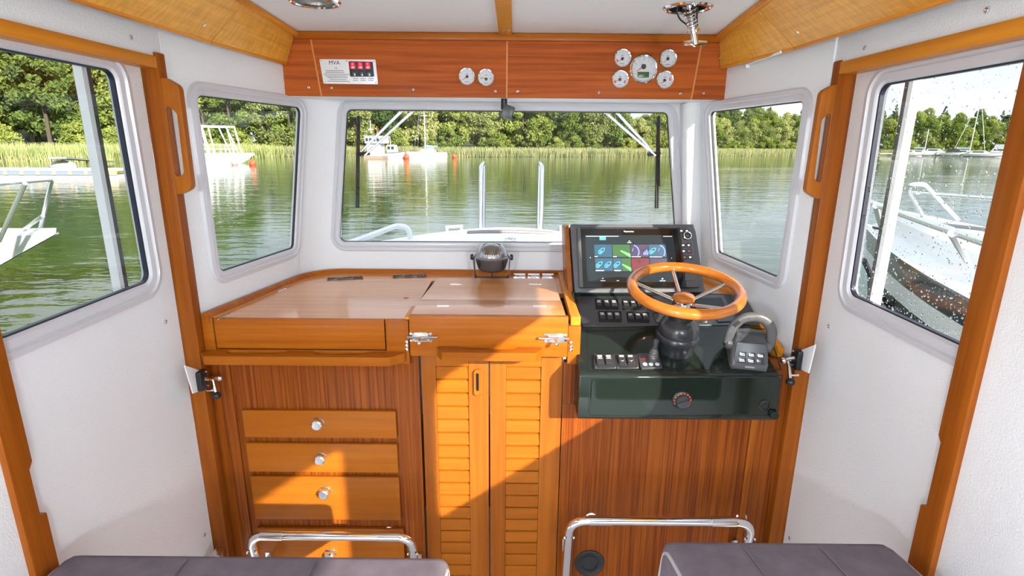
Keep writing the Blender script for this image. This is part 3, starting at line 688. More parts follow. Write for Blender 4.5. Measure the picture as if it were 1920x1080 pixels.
def louvre(xa, xb, s0, s1, lab, handle):
    t = thing('louvred_door', lab, 'door', ((xa + xb) / 2, 1.478, .03), 'louvred companionway doors')
    y0, y1 = 1.470, 1.490
    obj('stile', bx(xa, s0, y0, y1, .04, .968, .002), WZ, t); obj('stile', bx(s1, xb, y0, y1, .04, .968, .002), WZ, t)
    obj('top_rail', bx(s0, s1, y0 + .0005, y1, .930, .968, .001), WX, t); obj('bottom_rail', bx(s0, s1, y0 + .0005, y1, .04, .075, .001), WX, t)
    obj('backing', bx(s0 - .004, s1 + .004, y1 + .001, y1 + .006, .04, .968), GAP, t)
    first = None; pitch = .0427
    for i in range(20):
        zt = .929 - i * pitch; zb = zt - pitch + .0012
        q = B(); yo = y0 + .004
        plate(q, [(s0 + .0005, yo + .009, zt), (s0 + .0005, yo + .0015, zt - .003), (s0 + .0005, yo - .001, zb + .004), (s0 + .0005, yo + .002, zb), (s0 + .0005, y1 - .002, zb), (s0 + .0005, y1 - .002, zt)], [], (s1 - s0 - .001, 0, 0))
        obj('slat', q, WXd, t)
    if handle:
        pc = PY(897, 716, y0); h = B()
        o_ = rpoly([(pc.x - .013, pc.z - .041), (pc.x + .013, pc.z - .041), (pc.x + .013, pc.z + .041), (pc.x - .013, pc.z + .041)], .010, 5); i_ = rpoly([(pc.x - .007, pc.z - .026), (pc.x + .001, pc.z - .026), (pc.x + .001, pc.z + .030), (pc.x - .007, pc.z + .030)], .003, 3)
        plate(h, [(x, y0 - .009, z) for x, z in o_], [[(x, y0 - .009, z) for x, z in i_]], (0, .0087, 0), bev=.002); hh = obj('pull', h, WZ, t)
        obj('finger_slot', bx(pc.x - .0068, pc.x + .0008, y0 - .0015, y0 - .0003, pc.z - .026, pc.z + .030), GAP, hh)
    return t
louvre(-.2595, -.0655, -.2175, -.1235, 'left louvred teak companionway door with a wooden pull', True)
louvre(-.0615, .1480, -.0145, .0865, 'right louvred teak companionway door without a pull', False)
hc = thing('helm_cabinet', 'flat striped teak cabinet front below the green helm console', 'cabinet', (.44, 1.47, 0))
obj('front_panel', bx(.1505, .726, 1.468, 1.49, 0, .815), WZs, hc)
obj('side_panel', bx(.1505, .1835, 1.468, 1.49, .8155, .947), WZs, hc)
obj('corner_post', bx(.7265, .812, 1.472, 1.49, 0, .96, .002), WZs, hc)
obj('edge_batten', bx(.706, .7265, 1.461, 1.468, 0, .815, .004), WZ, hc)
p = PY(1105, 1055, 1.468); M = frame((p.x, 1.468, p.z), (1, 0, 0), (0, 0, 1))
t = thing('round_grille', 'round black vent cover low on the helm cabinet', 'vent', (p.x, 1.468, p.z))
b = B(); lathe(b, [(.047, .0003), (.047, .004), (.043, .006), (.038, .003), (.030, .0035), (0, .004)], M, 32); obj('cover', b, mat('grille_black', (.02, .02, .02), .6), t)
b = B(); lathe(b, [(.030, .0036), (.030, .006), (.026, .006), (.026, .0036)], M, 28); obj('inner_ring', b, RUB, t)

# fold-down foot rests
def footrest(xa, xb, z, y, lab, sl):
    t = thing('foot_rest', lab, 'foot rest', ((xa + xb) / 2, y, 0), 'chrome folding foot rests')
    pts = fillet([(xa, y + .075, .12), (xa, y, z), (xb, y, z), (xb, y + .075, .12)], .055, 7); obj('tube', tube(B(), pts, .0130, 14), CHR, t, smooth=60)
    for a, c in sl: obj('sleeve', tube(B(), [(a, y, z), (c, y, z)], .0148, 16), STL, t)
    for x in (xa, xb):
        q = B(); box(q, x - .005, x + .005, y + .032, 1.4575, z - .165, z - .153, .002); box(q, x - .009, x + .009, 1.4535, 1.4575, z - .185, z - .14, .0015); obj('hinge_bracket', q, STL, t)
        for s in (-1, 1): screw(t, (x + s * .0135, y + .004, z - .062), (s, 0, 0), .005)
    return t
pa, pb = PY(468, 1012, 1.36), PY(772, 1012, 1.36); zf = PY(620, 1005, 1.36).z
footrest(pa.x, pb.x, zf, 1.36, 'chrome fold-down foot rest before the lowest drawer', [(pa.x + .035, pa.x + .10), (pb.x - .095, pb.x - .035)])
pa, pb = PY(1068, 990, 1.36), PY(1411, 985, 1.36); zf = PY(1240, 977, 1.36).z
footrest(pa.x, pb.x, zf, 1.36, 'chrome fold-down foot rest under the helm console', [(pa.x + .055, pa.x + .12), (pb.x - .12, pb.x - .05)])
for x, y in ((1108, 970), (1389, 970)):
    p = PY(x, y, 1.468); q = B(); lathe(q, [(.018, 0), (.018, .003), (.013, .005), (.0125, .001), (0, .001)], frame(p, (1, 0, 0), (0, 0, 1)), 20); obj('push_catch', q, CHR, hc)

# ------------------------------------------------------------------ helm console
CX0, CX1 = .184, .722
hcn = thing('helm_console', 'glossy dark green helm console with black switch panel', 'console', (.45, 1.5, .82))
prof = [(1.4670, .8165), (1.378, .8165), (1.370, .824), (1.370, .944), (1.374, .952), (1.382, .957), (1.560, 1.012), (1.566, 1.018), (1.738, 1.082), (1.738, .8165)]
b = B(); plate(b, [(CX0, y, z) for y, z in prof], [], (CX1 - CX0, 0, 0), bev=.004); obj('body', b, GRN, hcn, smooth=40)
MT = frame((CX0, 1.382, .957), (1, 0, 0), (0, .178, .055))      # green top, z up
MS = frame((CX0, 1.566, 1.018), (1, 0, 0), (0, .172, .064))     # black switch slope
MFc = frame((CX0, 1.370, .8165), (1, 0, 0), (0, 0, 1))          # front face, z towards the cabin
def poly_on(M, pxs, h0, h1, r=.003, bev=0, bm=None):
    bm = bm or B(); plate(bm, P3(rpoly(offs([onM(x, y, M) for x, y in pxs], 0), r, 3), h0), [], (0, 0, h1 - h0), bev=bev, seg=1, M=M); return bm
def ring_on(M, pxs, w, h0, h1, r=.004):
    bm = B(); ringframe(bm, offs([onM(x, y, M) for x, y in pxs], 0), r, [(0, h0), (0, h1), (w, h1), (w, h0)], M, 3); return bm
obj('front_access_panel', poly_on(MFc, [(1110, 710), (1464, 706), (1455, 776), (1105, 778)], .0005, .0035, .008, .001), GRN, hcn)
obj('panel_gap', ring_on(MFc, [(1106, 706), (1468, 702), (1459, 780), (1101, 782)], .0025, .0002, .0006), GAP, hcn)
obj('top_gap', ring_on(MT, [(1100, 620), (1440, 616), (1466, 694), (1102, 697)], .003, .0002, .0008), GAP, hcn)
obj('switch_panel', poly_on(MS, [(1080, 557), (1395, 553), (1425, 610), (1092, 614)], .0004, .003, .004, .001), BLKM, hcn)
def rocker(M, x, y, w=.0165, h=.030, tilt=.0, mk=0, par=hcn):
    c = onM(x, y, M); Mr = M @ T((c[0], c[1], .0032)) @ Matrix.Rotation(tilt, 4, 'X')
    q = B(); box(q, -w / 2, w / 2, -h / 2, h / 2, -.001, .006, .0018, M=Mr); o = obj('rocker_switch', q, BLKM, par)
    q = B(); box(q, -w * .32, w * .32, h * .22, h * .42, .0055, .0064, M=Mr)
    if mk == 0: box(q, -w * .36, w * .36, h * .04, h * .08, .0055, .0064, M=Mr); box(q, -w * .24, w * .24, h * .10, h * .14, .0055, .0064, M=Mr)
    else:
        plate(q, [(-w * .25, -h * .15, .0055), (0, -h * .3, .0055), (w * .3, -h * .1, .0055), (0, -h * .22, .0055)], [], (0, 0, .0009), M=Mr)
    obj('symbol', q, LEG, o, smooth=0); return o
for grp in (((1123, 571.5), (1137, 572), (1151, 572)), ((1173, 572), (1187, 572.5), (1200, 573)), ((1129, 595), (1143, 595.5), (1157, 595.5)), ((1182, 596), (1196, 596.5), (1209.5, 597))):
    (xa, ya), (xb, yb) = grp[0], grp[-1]
    obj('switch_bezel', poly_on(MS, [(xa - 8, ya - 10), (xb + 7, yb - 10), (xb + 9, yb + 10), (xa - 6, ya + 10)], .003, .0042, .003), GAP, hcn)
    for i, (x, y) in enumerate(grp): rocker(MS, x, y, .0175, .028, (-.18 if (i + int(x)) % 3 == 0 else .05))
obj('autopilot_display', poly_on(MS, [(1303, 562), (1352, 561), (1360, 580), (1300, 581)], .003, .0075, .006, .001), BLK, hcn, label='small dark instrument display seen through the wheel')
obj('blank_switch', poly_on(MS, [(1299, 595), (1324, 594), (1327, 605), (1300, 606)], .003, .006, .003), BLKM, hcn)
obj('blank_switch', poly_on(MS, [(1341, 594), (1368, 593), (1373, 605), (1345, 606)], .003, .006, .003), BLKM, hcn)
obj('instrument_recess', ring_on(MS, [(1222, 588), (1262, 587), (1266, 606), (1230, 607)], .002, .003, .0045), BLK, hcn)
# lower switch plates
for xs in ((1117, 1155), (1158, 1197)):
    pl = obj('switch_plate', poly_on(MT, [(xs[0] - 5, 667), (xs[1] - 1, 667), (xs[1] + 1, 693), (xs[0] - 3, 694)], .0008, .006, .003, .001), BLKM, hcn)
    for x in (xs[0] + 7.5, xs[0] + 24): rocker(MT @ T((0, 0, .004)), x, 677.5, .0195, .034, .12, 0 if xs[0] < 1150 else 1)
    for (x, y) in ((xs[0] - 2, 669), (xs[1] - 3, 669), (xs[1] - 2, 691), (xs[0], 692)):
        c = onM(x, y, MT); screw(pl, MT @ V((c[0], c[1], .006)), MT.col[2].to_3d(), .002)
# heater dial and capped socket on the front
t = thing('heater_dial', 'round black rotary dial ringed with orange marks on the green console', 'dial', PY(1278, 749, 1.366))
c = onM(1278, 749.5, MFc); M = MFc @ T((c[0], c[1], .0036))
b = B(); lathe(b, [(.027, 0), (.027, .003), (.024, .005), (.0, .005)], M, 32); obj('ring', b, BLK, t)
q = B()
for i in range(11):
    a = math.radians(200 - i * 24); Mt = M @ Matrix.Rotation(a, 4, 'Z'); k = .45 + .55 * i / 10; box(q, .0205, .0235, -.0035 * k, .0035 * k, .005, .0056, M=Mt)
obj('scale_marks', q, ORG, t, smooth=0)
b = B(); lathe(b, [(.0185, .005), (.0185, .013), (.017, .015), (0, .015)], M, 28); box(b, -.0175, .0175, -.0045, .0045, .014, .022, .002, M=M @ Matrix.Rotation(.35, 4, 'Z')); obj('knob', b, GRY, t)
t = thing('socket', 'capped round socket at the lower right of the green console', 'socket', PY(1440, 765, 1.366))
c = onM(1432, 759, MFc); M = MFc @ T((c[0], c[1], .0036)); b = B(); lathe(b, [(.0165, 0), (.0165, .003), (.013, .004), (.012, .001), (0, .001)], M, 8); obj('socket_ring', b, BLK, t)
c = onM(1449, 775, MFc); M = MFc @ T((c[0], c[1], .006)); b = B(); lathe(b, [(.013, 0), (.013, .006), (.011, .009), (0, .009)], M, 24); box(b, -.014, -.004, .004, .014, .001, .005, .001, M=M); obj('flap', b, GRN, t)

# joystick panel
t = thing('trim_joystick', 'grey joystick on a black plate with red and green arrows', 'joystick', MT @ V((*onM(1220, 680, MT), 0)))
obj('base_plate', poly_on(MT, [(1195, 666), (1233, 666), (1242, 693), (1201, 695)], .0012, .008, .005, .001), GRY, t)
c = onM(1223, 679, MT); M = MT @ T((c[0], c[1], .008))
b = B(); lathe(b, [(.013, 0), (.010, .008), (.013, .012), (.0105, .016), (.0135, .020), (.0105, .024), (.012, .028), (.0085, .032), (.009, .037), (.006, .041), (0, .041)], M, 18); obj('boot', b, GRYL, t, smooth=60)
b = B(); lathe(b, [(.0055, .038), (.007, .044), (.0075, .066), (.006, .069), (0, .069)], M, 16); obj('stick', b, GRY, t)
a = onM(1206, 677, MT); b = B(); plate(b, [(a[0] - .007, a[1], .0081), (a[0] + .005, a[1] - .0065, .0081), (a[0] + .005, a[1] + .0065, .0081)], [], (0, 0, .0008), M=MT); obj('red_arrow', b, RED, t)
a = onM(1229.5, 677, MT); b = B(); plate(b, [(a[0] + .007, a[1], .0081), (a[0] - .005, a[1] + .0065, .0081), (a[0] - .005, a[1] - .0065, .0081)], [], (0, 0, .0008), M=MT); obj('green_arrow', b, GRNP, t)
for x in (1208.5, 1220, 1231.5):
    a = onM(x, 687.5, MT); b = B(); lathe(b, [(.006, .0078), (.006, .0095), (0, .0098)], MT @ T((a[0], a[1], 0)), 16); obj('push_button', b, WHT, t)

# chart plotter in its pod
pod = thing('plotter_pod', 'dark pod with teak cheek holding the chart plotter', 'pod', (.4, 1.78, 1.08))
MPl = frame((.19, 1.737, 1.083), (1, 0, 0), (0, .095, .205))
def pp(x, y, h=0.0): q = onM(x, y, MPl); return MPl @ V((q[0], q[1], h))
c = [onM(x, y, MPl) for x, y in ((1078, 550), (1322, 547), (1303, 420), (1069, 420))]
b = B(); plate(b, P3(rpoly(offs(c, 0), .006, 3), -.002), [], (0, 0, -.05), bev=.002, M=MPl); obj('face', b, mat('pod_grey', (.10, .10, .108), .55), pod)
ch_ = B(); cc = [pp(1076, 556, -.001), pp(1064, 425, -.001)]; plate(ch_, [cc[0] + V((-.018, 0, -.01)), cc[0] + V((-.002, 0, -.01)), pp(1068, 421, -.001) + V((-.002, 0, 0)), cc[1] + V((-.006, 0, 0))], [], (0, .16, -.02), bev=.004); obj('left_cheek', ch_, WZ, pod)
cp = thing('chart_plotter', 'black chart plotter with lit tiled screen behind the steering wheel', 'display', pp(1190, 490))
obj('bezel', poly_on(MPl, [(1081, 428), (1292, 428), (1310, 541), (1086, 541)], .0, .013, .004, .002), BLKM, cp)
obj('bezel_edge', poly_on(MPl, [(1081.5, 429), (1087, 429), (1092.5, 540), (1086, 540)], .0128, .0150, .001, .0005), GRYL, cp)
MPs = MPl @ T((0, 0, .0133))
glassf = obj('front_glass', poly_on(MPs, [(1089, 429.5), (1270, 429.5), (1284, 539), (1094, 539)], -.0004, .0006, .002), mat('plotter_glass', (.008, .007, .007), .05, coat=.5), cp)
scr = obj('screen', poly_on(MPs, [(1097, 441), (1262, 441), (1271, 529), (1101, 529)], .0007, .0011, .001), SCR, cp)
def cpx(cx, cy): return (1070 + cx / 8, 420 + cy / 8)
MPt = MPl @ T((0, 0, .0145))
def tile(x0, y0, x1, y1, m, sk=12):
    return obj('app_tile', poly_on(MPt, [cpx(x0, y0), cpx(x1, y0), cpx(x1 + sk, y1), cpx(x0 + sk, y1)], .0, .0004, .0005), m, scr)
tiles = [tile(350, 310, 615, 495, TBLU), tile(625, 310, 888, 495, TGRN), tile(897, 310, 1160, 495, TPUR), tile(1168, 310, 1425, 495, TBLU),
         tile(365, 515, 625, 705, TBLU), tile(636, 515, 765, 705, TBLU, 8), tile(768, 515, 900, 705, TGRN, 8), tile(908, 515, 1172, 705, TRED), tile(1182, 515, 1440, 705, TPUR)]
def boaticon(cx, cy, s, bm):
    pts = [(-.52, -.42), (-.5, .0), (-.1, .35), (.5, .5), (.28, .0), (-.15, -.42)]
    ringframe(bm, offs([onM(*cpx(cx + px_ * s, cy - py_ * s), MPt) for px_, py_ in pts], 0), .001, [(0, .0005), (.0016, .0005)], MPt, 2)
    poly_on(MPt, [cpx(cx - .3 * s, cy + .35 * s), cpx(cx - .05 * s, cy + .1 * s), cpx(cx + .1 * s, cy - .05 * s), cpx(cx - .3 * s, cy)], .0004, .0006, .0004, bm=bm)
bm_ = B()
for cx, cy in ((470, 405), (1235, 405), (435, 610), (565, 610), (700, 610)): boaticon(cx, cy, 110, bm_)
poly_on(MPt, [cpx(432, 190), cpx(525, 190), cpx(528, 240), cpx(434, 240)], .0, .0005, .0004, bm=bm_); obj('vessel_icons', bm_, IBLU, scr, smooth=0)
bm_ = B()
for x0, y0, x1, y1 in ((750, 400, 895, 505), (775, 605, 905, 712)):
    poly_on(MPt, [cpx(x0, y0 - 8), cpx(x1, y1 - 55), cpx(x1 + 2, y1), cpx(x0 - 6, y0 + 6)], .0005, .0007, .0003, bm=bm_)
obj('radar_icons', bm_, IGRN, scr, smooth=0)
bm_ = B()
for cx in (920, 1310):
    arc_ = [cpx(cx + 95 * math.cos(a), 420 - 95 * math.sin(a)) for a in [(-.6 + 1.9 * i / 10) for i in range(11)]]; arc2 = [cpx(cx + 112 * math.cos(a), 420 - 112 * math.sin(a)) for a in [(-.6 + 1.9 * i / 10) for i in range(11)]]
    for i in range(10): poly_on(MPt, [arc_[i], arc_[i + 1], arc2[i + 1], arc2[i]], .0005, .0007, .0001, bm=bm_)
    poly_on(MPt, [cpx(cx, 405), cpx(cx + 10, 410), cpx(cx + 25, 360), cpx(cx + 18, 358)], .0005, .0008, .0001, bm=bm_)
for i, h in enumerate((35, 55, 75, 50)): poly_on(MPt, [cpx(1090 + i * 20, 460 - h), cpx(1105 + i * 20, 460 - h), cpx(1106 + i * 20, 465), cpx(1091 + i * 20, 465)], .0005, .0007, .0001, bm=bm_)
obj('gauge_icons', bm_, IVIO, scr, smooth=0)
bm_ = B()
for x0, x1, y, h in ((360, 402, 489, 9), (636, 690, 491, 9), (912, 1050, 492, 8), (1184, 1370, 494, 8), (375, 500, 700, 10), (655, 752, 700, 10), (448, 520, 850, 10), (690, 726, 850, 10), (1335, 1420, 852, 9), (850, 910, 278, 9), (225, 720, 184, 5), (1385, 1520, 186, 8), (870, 890, 256, 8), (1365, 1388, 822, 16), (472, 490, 818, 12), (290, 298, 505, 14), (1508, 1516, 512, 14)):
    poly_on(MPt, [cpx(x0, y - h / 2), cpx(x1, y - h / 2), cpx(x1, y + h / 2), cpx(x0, y + h / 2)], .0005, .0008, .0001, bm=bm_)
obj('screen_captions', bm_, IWHT, scr, smooth=0)
q = onM(1179, 434, MPt); bm_ = B(); text(bm_, 'Raymarine', .0078, MPt @ T((q[0], q[1], .0003))); obj('brand_lettering', bm_, IWHT, cp, smooth=0)
obj('key_pad', poly_on(MPl, [(1272, 429), (1291, 429), (1309, 540), (1287, 540)], .0128, .0148, .002, .0005), GRYL, cp)
MPk = MPl @ T((0, 0, .0148))
for j, (cy, xa, xb) in enumerate(((105, 1622, 1700), (320, 1650, 1725), (408, 1657, 1735), (500, 1672, 1748))):
    for k in range(2):
        x0 = xa + 82 * k; bt = obj('key', poly_on(MPk, [cpx(x0, cy - 34), cpx(x0 + 70, cy - 34), cpx(x0 + 76, cy + 34), cpx(x0 + 6, cy + 34)], .0, .0014, .002, .0004), GRY, cp)
        obj('key_symbol', poly_on(MPk, [cpx(x0 + 20, cy - 12), cpx(x0 + 52, cy - 12), cpx(x0 + 54, cy + 12), cpx(x0 + 22, cy + 12)], .0014, .0018, .001), (mat('key_red', (.6, .1, .12), .4) if (j, k) in ((2, 1), (3, 0)) else IWHT), bt)
obj('side_cover', poly_on(MPk, [cpx(1690, 555), cpx(1815, 555), cpx(1850, 850), cpx(1720, 850)], .0, .002, .002, .0005), GRYL, cp)
obj('side_cover', poly_on(MPk, [cpx(1722, 862), cpx(1855, 862), cpx(1870, 950), cpx(1735, 950)], .0, .002, .002, .0005), GRYL, cp)
q = onM(*cpx(1715, 205), MPl); M = MPl @ T((q[0], q[1], .0148)); b = B(); lathe(b, [(.0135, 0), (.0135, .008), (.0125, .014), (.0105, .014), (.0095, .011), (0, .0115)], M, 28); kb = obj('rotary_knob', b, BLKM, cp)
b = B(); lathe(b, [(.0128, .0125), (.0135, .0135), (.0115, .0145), (.0105, .0142)], M, 28); obj('knob_ring', b, CHR, kb); b = B(); lathe(b, [(.006, .0114), (.005, .013), (0, .0132)], M, 18); obj('knob_centre', b, GRYL, kb)

# right-hand side fiddle and shelf trim by the quarter wall
b = B(); pts = [V((wallx(1.50, 1) - .012, 1.495, .985)), V((wallx(1.74, 1) - .012, 1.745, 1.085)), V((wallx(1.96, 1) - .012, 1.96, 1.09)), V((.60, 2.008, 1.09))]
rr = []
for i, p in enumerate(pts):
    rr.append([b.verts.new(p + V((a, 0, z))) for a, z in ((-.010, -.045), (.007, -.045), (.007, .0), (-.010, .0))])
for a, c in zip(rr, rr[1:]):
    for j in range(4): b.faces.new((a[j], a[(j + 1) % 4], c[(j + 1) % 4], c[j]))
b.faces.new(rr[0]); b.faces.new(rr[-1]); o = obj('side_fiddle', b, WY); tag(o, 'sloping teak edge strip beside the helm under the right quarter window', 'trim')

# steering column and wheel
tilt = math.radians(12)
AX = V((0, -math.sin(tilt), math.cos(tilt)))
wc = PY(1285, 541.5, 1.44)
WM = frame(wc, (1, 0, 0), (0, math.cos(tilt), math.sin(tilt)))
sw = thing('steering_wheel', 'varnished wooden steering wheel with chrome spokes', 'steering wheel', wc)
b = B(); R_ = .1425; tube(b, [WM @ V((R_ * math.cos(a), R_ * math.sin(a), 0)) for a in [i * 2 * PI / 64 for i in range(64)]], .0145, 14, closed=True); obj('rim', b, WR, sw, smooth=80)
for k in range(5):
    a = math.radians(90 + 72 * k); b = B(); tube(b, [WM @ V((.022 * math.cos(a), .022 * math.sin(a), -.040)), WM @ V(((R_ - .004) * math.cos(a), (R_ - .004) * math.sin(a), -.002))], .0052, 10); obj('spoke', b, STL, sw)
b = B(); lathe(b, [(.0, -.062), (.026, -.062), (.029, -.056), (.029, -.032), (0, -.031)], WM, 28); obj('hub', b, CHR, sw)
b = B(); lathe(b, [(.0295, -.0315), (.0300, -.026), (.027, -.021), (.014, -.018), (0, -.017)], WM, 28); obj('hub_cap', b, WR, sw, smooth=60)
st = thing('steering_column', 'black bulbous steering column rising from the green console', 'column', MT @ V((*onM(1268, 680, MT), 0)))
base = wc - AX * .175
SM = frame(wc - AX * .062, (1, 0, 0), (0, math.cos(tilt), math.sin(tilt)))
b = B(); lathe(b, [(.0, -.002), (.033, -.002), (.034, -.010), (.034, -.030), (.0, -.030)], SM, 28); obj('collar', b, BLK, st)
b = B(); lathe(b, [(.034, -.028), (.046, -.036), (.055, -.052), (.0575, -.066), (.0555, -.074), (.0600, -.080), (.0605, -.088), (.056, -.096), (.050, -.120), (.049, -.150), (.056, -.175), (.0, -.175)], SM, 36); obj('boot', b, mat('boot_black', (.028, .029, .033), .22), st, smooth=40)

# compass
cpos = PZ(922, 524, ZT)
t = thing('compass', 'grey dome-topped compass in a black bracket on the worktop', 'compass', (cpos.x, cpos.y, ZT))
cy = cpos.y + .005; sc_c = 2.02 / F
R0 = 31 * sc_c
zc_ = lambda row: PY(922, row, cy).z
zr = zc_(482)
Mc = T((cpos.x, cy, zr))
b = B(); lathe(b, [(0, zc_(507) - zr), (R0 * .62, zc_(507) - zr), (R0 * .80, zc_(503) - zr), (R0 * .93, zc_(490) - zr), (R0 * .97, 0), (R0 * .99, .003)], Mc, 36); obj('bowl', b, mat('compass_grey', (.075, .070, .075), .3), t, smooth=50)
b = B(); lathe(b, [(R0 * .98, 0), (R0 * 1.0, .004), (R0 * .99, .010), (R0 * .90, .022), (R0 * .78, .036), (R0 * .60, .046), (R0 * .52, .044)], Mc, 36); obj('hood', b, mat('compass_hood', (.33, .34, .36), .2, metal=.6, coat=.5), t, smooth=50)
b = B(); lathe(b, [(R0 * .76, .018), (R0 * .70, .034), (R0 * .52, .046), (R0 * .26, .053), (0, .055)], Mc @ T((0, -.012, -.003)), 32); obj('dome', b, mat('compass_dome', (.10, .085, .06), .02, spec=1, coat=1), t, smooth=80)
b = B(); box(b, cpos.x - .0008, cpos.x + .0008, cy - .034, cy - .030, zr + .018, zr + .048); obj('lubber_line', b, mat('yellow_line', (.8, .65, .1), .4), t)
b = B(); lathe(b, [(R0 * .96, -.002), (R0 * 1.04, -.001), (R0 * 1.05, .003), (R0 * 1.0, .006)], Mc, 40); obj('rim_ring', b, mat('compass_rim', (.30, .31, .34), .2, metal=.6), t)
for i in range(7):
    x = cpos.x - .024 + .008 * i; q = B(); yy = cy - R0 * .97 * math.cos((i - 3) * .16); box(q, x - .0022, x + .0022, yy - .001, yy + .003, zr + .012, zr + .018); obj('card_mark', q, WHT, t)
xw = R0 * 1.06; b = B()
pts = fillet([(cpos.x - xw, cy, zr), (cpos.x - xw + .004, cy, ZT + .004), (cpos.x + xw - .004, cy, ZT + .004), (cpos.x + xw, cy, zr)], .012, 4)
rr = []
for i, p in enumerate(pts):
    d = (pts[min(i + 1, len(pts) - 1)] - pts[max(i - 1, 0)]).normalized(); n = V((-d.z, 0, d.x))
    rr.append([b.verts.new(p + n * a + V((0, y, 0))) for a, y in ((-.0018, -.016), (.0018, -.016), (.0018, .016), (-.0018, .016))])
for a, c in zip(rr, rr[1:]):
    for j in range(4): b.faces.new((a[j], a[(j + 1) % 4], c[(j + 1) % 4], c[j]))
b.faces.new(rr[0]); b.faces.new(rr[-1]); obj('bracket', b, BLK, t)
for s in (-1, 1):
    b = B(); lathe(b, [(0, .010), (.008, .010), (.011, .006), (.011, 0), (0, 0)], zframe((cpos.x + s * (xw + .002), cy, zr), (s, 0, 0)), 16); obj('clamp_knob', b, BLK, t)
    q = B(); box(q, cpos.x + s * R0 * .70 - .003, cpos.x + s * R0 * .70 + .003, cy - R0 * .72, cy - R0 * .66, zr - .030, zr - .004, .001); obj('slot', q, GAP, t)
obj('wire', tube(B(), [(cpos.x, cy - .02, zr - .045), (cpos.x + .002, cy - .01, zr - .06), (cpos.x, cy + .01, ZT + .006)], .0018, 6), BLK, t)

# throttle
tb = MT @ V((*onM(1396, 672, MT), 0))
TM = frame(tb, (1, 0, .0), (0, .178, .055)) @ Matrix.Rotation(math.radians(-8), 4, 'Z') @ Matrix.Scale(.87, 4)
th = thing('throttle_control', 'grey engine throttle with arched lever and six keys', 'throttle', tb)
b = B()
def sect(y, hw, h0, h1, k=9):
    return [(-hw, h0), (-hw * 1.0, h0 + (h1 - h0) * .55), (-hw * .93, h0 + (h1 - h0) * .82), (-hw * .78, h1), (hw * .78, h1), (hw * .93, h0 + (h1 - h0) * .82), (hw, h0 + (h1 - h0) * .55), (hw, h0)]
rings = []
for y, hw, h in ((-.058, .044, .004), (-.060, .052, .018), (-.052, .056, .034), (-.036, .056, .056), (-.014, .055, .082), (.006, .053, .092), (.030, .051, .090), (.052, .049, .070), (.062, .047, .03), (.063, .046, .002)):
    rings.append([b.verts.new(TM @ V((x, y, z))) for x, z in sect(y, hw, .001, max(h, .003))])
for a, c in zip(rings, rings[1:]):
    for j in range(7): b.faces.new((a[j], a[j + 1], c[j + 1], c[j]))
    b.faces.new((a[7], a[0], c[0], c[7]))
b.faces.new(rings[0]); b.faces.new(rings[-1]); obj('body', b, GRYL, th, smooth=50)
TF = TM @ frame((0, -.044, .045), (1, 0, 0), (0, .024, .040))
b = B(); plate(b, P3(rpoly([(-.044, -.026), (.044, -.026), (.050, -.012), (.046, .040), (-.046, .040), (-.050, -.012)], .006, 3), .0), [], (0, 0, .005), bev=.001, M=TF); obj('key_panel', b, GRY, th)
b = B()
rr = []
for i in range(9):
    a = i / 8; y = -.020 + .078 * a; z = .083 + .016 * math.sin(PI * min(1, a * .9)) - .03 * max(0, a - .6)
    rr.append([b.verts.new(TM @ V((x, y, z + (0 if abs(x) < .03 else -.004)))) for x in (-.043, -.03, 0, .03, .043)])
for a, c in zip(rr, rr[1:]):
    for j in range(4): b.faces.new((a[j], a[j + 1], c[j + 1], c[j]))
obj('top_cover', b, GRY, th, smooth=60)
for j in range(2):
    for i in range(3):
        x = -.027 + .027 * i; y = .004 - .0185 * j; q = B(); box(q, x - .0115, x + .0115, y - .0075, y + .0075, .005, .0065, .001, M=TF); k = obj('key', q, BLKM, th)
        if (j, i) != (1, 2): q = B(); box(q, x - .0075, x + .0075, y - .004, y - .0015, .0064, .0069, M=TF); box(q, x - .006, x + .006, y + .0005, y + .003, .0064, .0069, M=TF); obj('caption', q, IWHT, k, smooth=0)
q = B(); c_ = TM @ frame((0, -.0605, .014), (1, 0, 0), (0, .0, 1)); box(q, -.014, .014, -.003, .003, .0, .0012, M=c_); obj('maker_bar', q, PIPE, th)
piv = .060
for s in (-1, 1):
    b = B(); lathe(b, [(0, .012), (.013, .012), (.019, .006), (.020, -.010), (0, -.010)], TM @ zframe((s * piv, .004, .052), (s, 0, 0)), 24); pc_ = obj('pivot_cap', b, GRYL, th)
    b = B(); lathe(b, [(0, .0145), (.008, .0145), (.010, .0115), (0, .0115)], TM @ zframe((s * piv, .004, .052), (s, 0, 0)), 18); obj('pivot_screw', b, BLK, pc_)
lev = fillet([(-.064, .004, .056), (-.060, .012, .108), (-.030, .020, .146), (.030, .022, .148), (.062, .014, .110), (.064, .004, .056)], .035, 6)
b = B(); tube(b, [TM @ p for p in lev], .011, 12, flat=1.25); obj('lever', b, GRYL, th, smooth=50)
q = B(); box(q, -.012, .012, -.006, .006, 0, .002, .001, M=TM @ frame((-.051, .0045, .128), (.03, .008, .04), (-.8, .0, .6))); obj('lever_switch', q, BLKM, th)

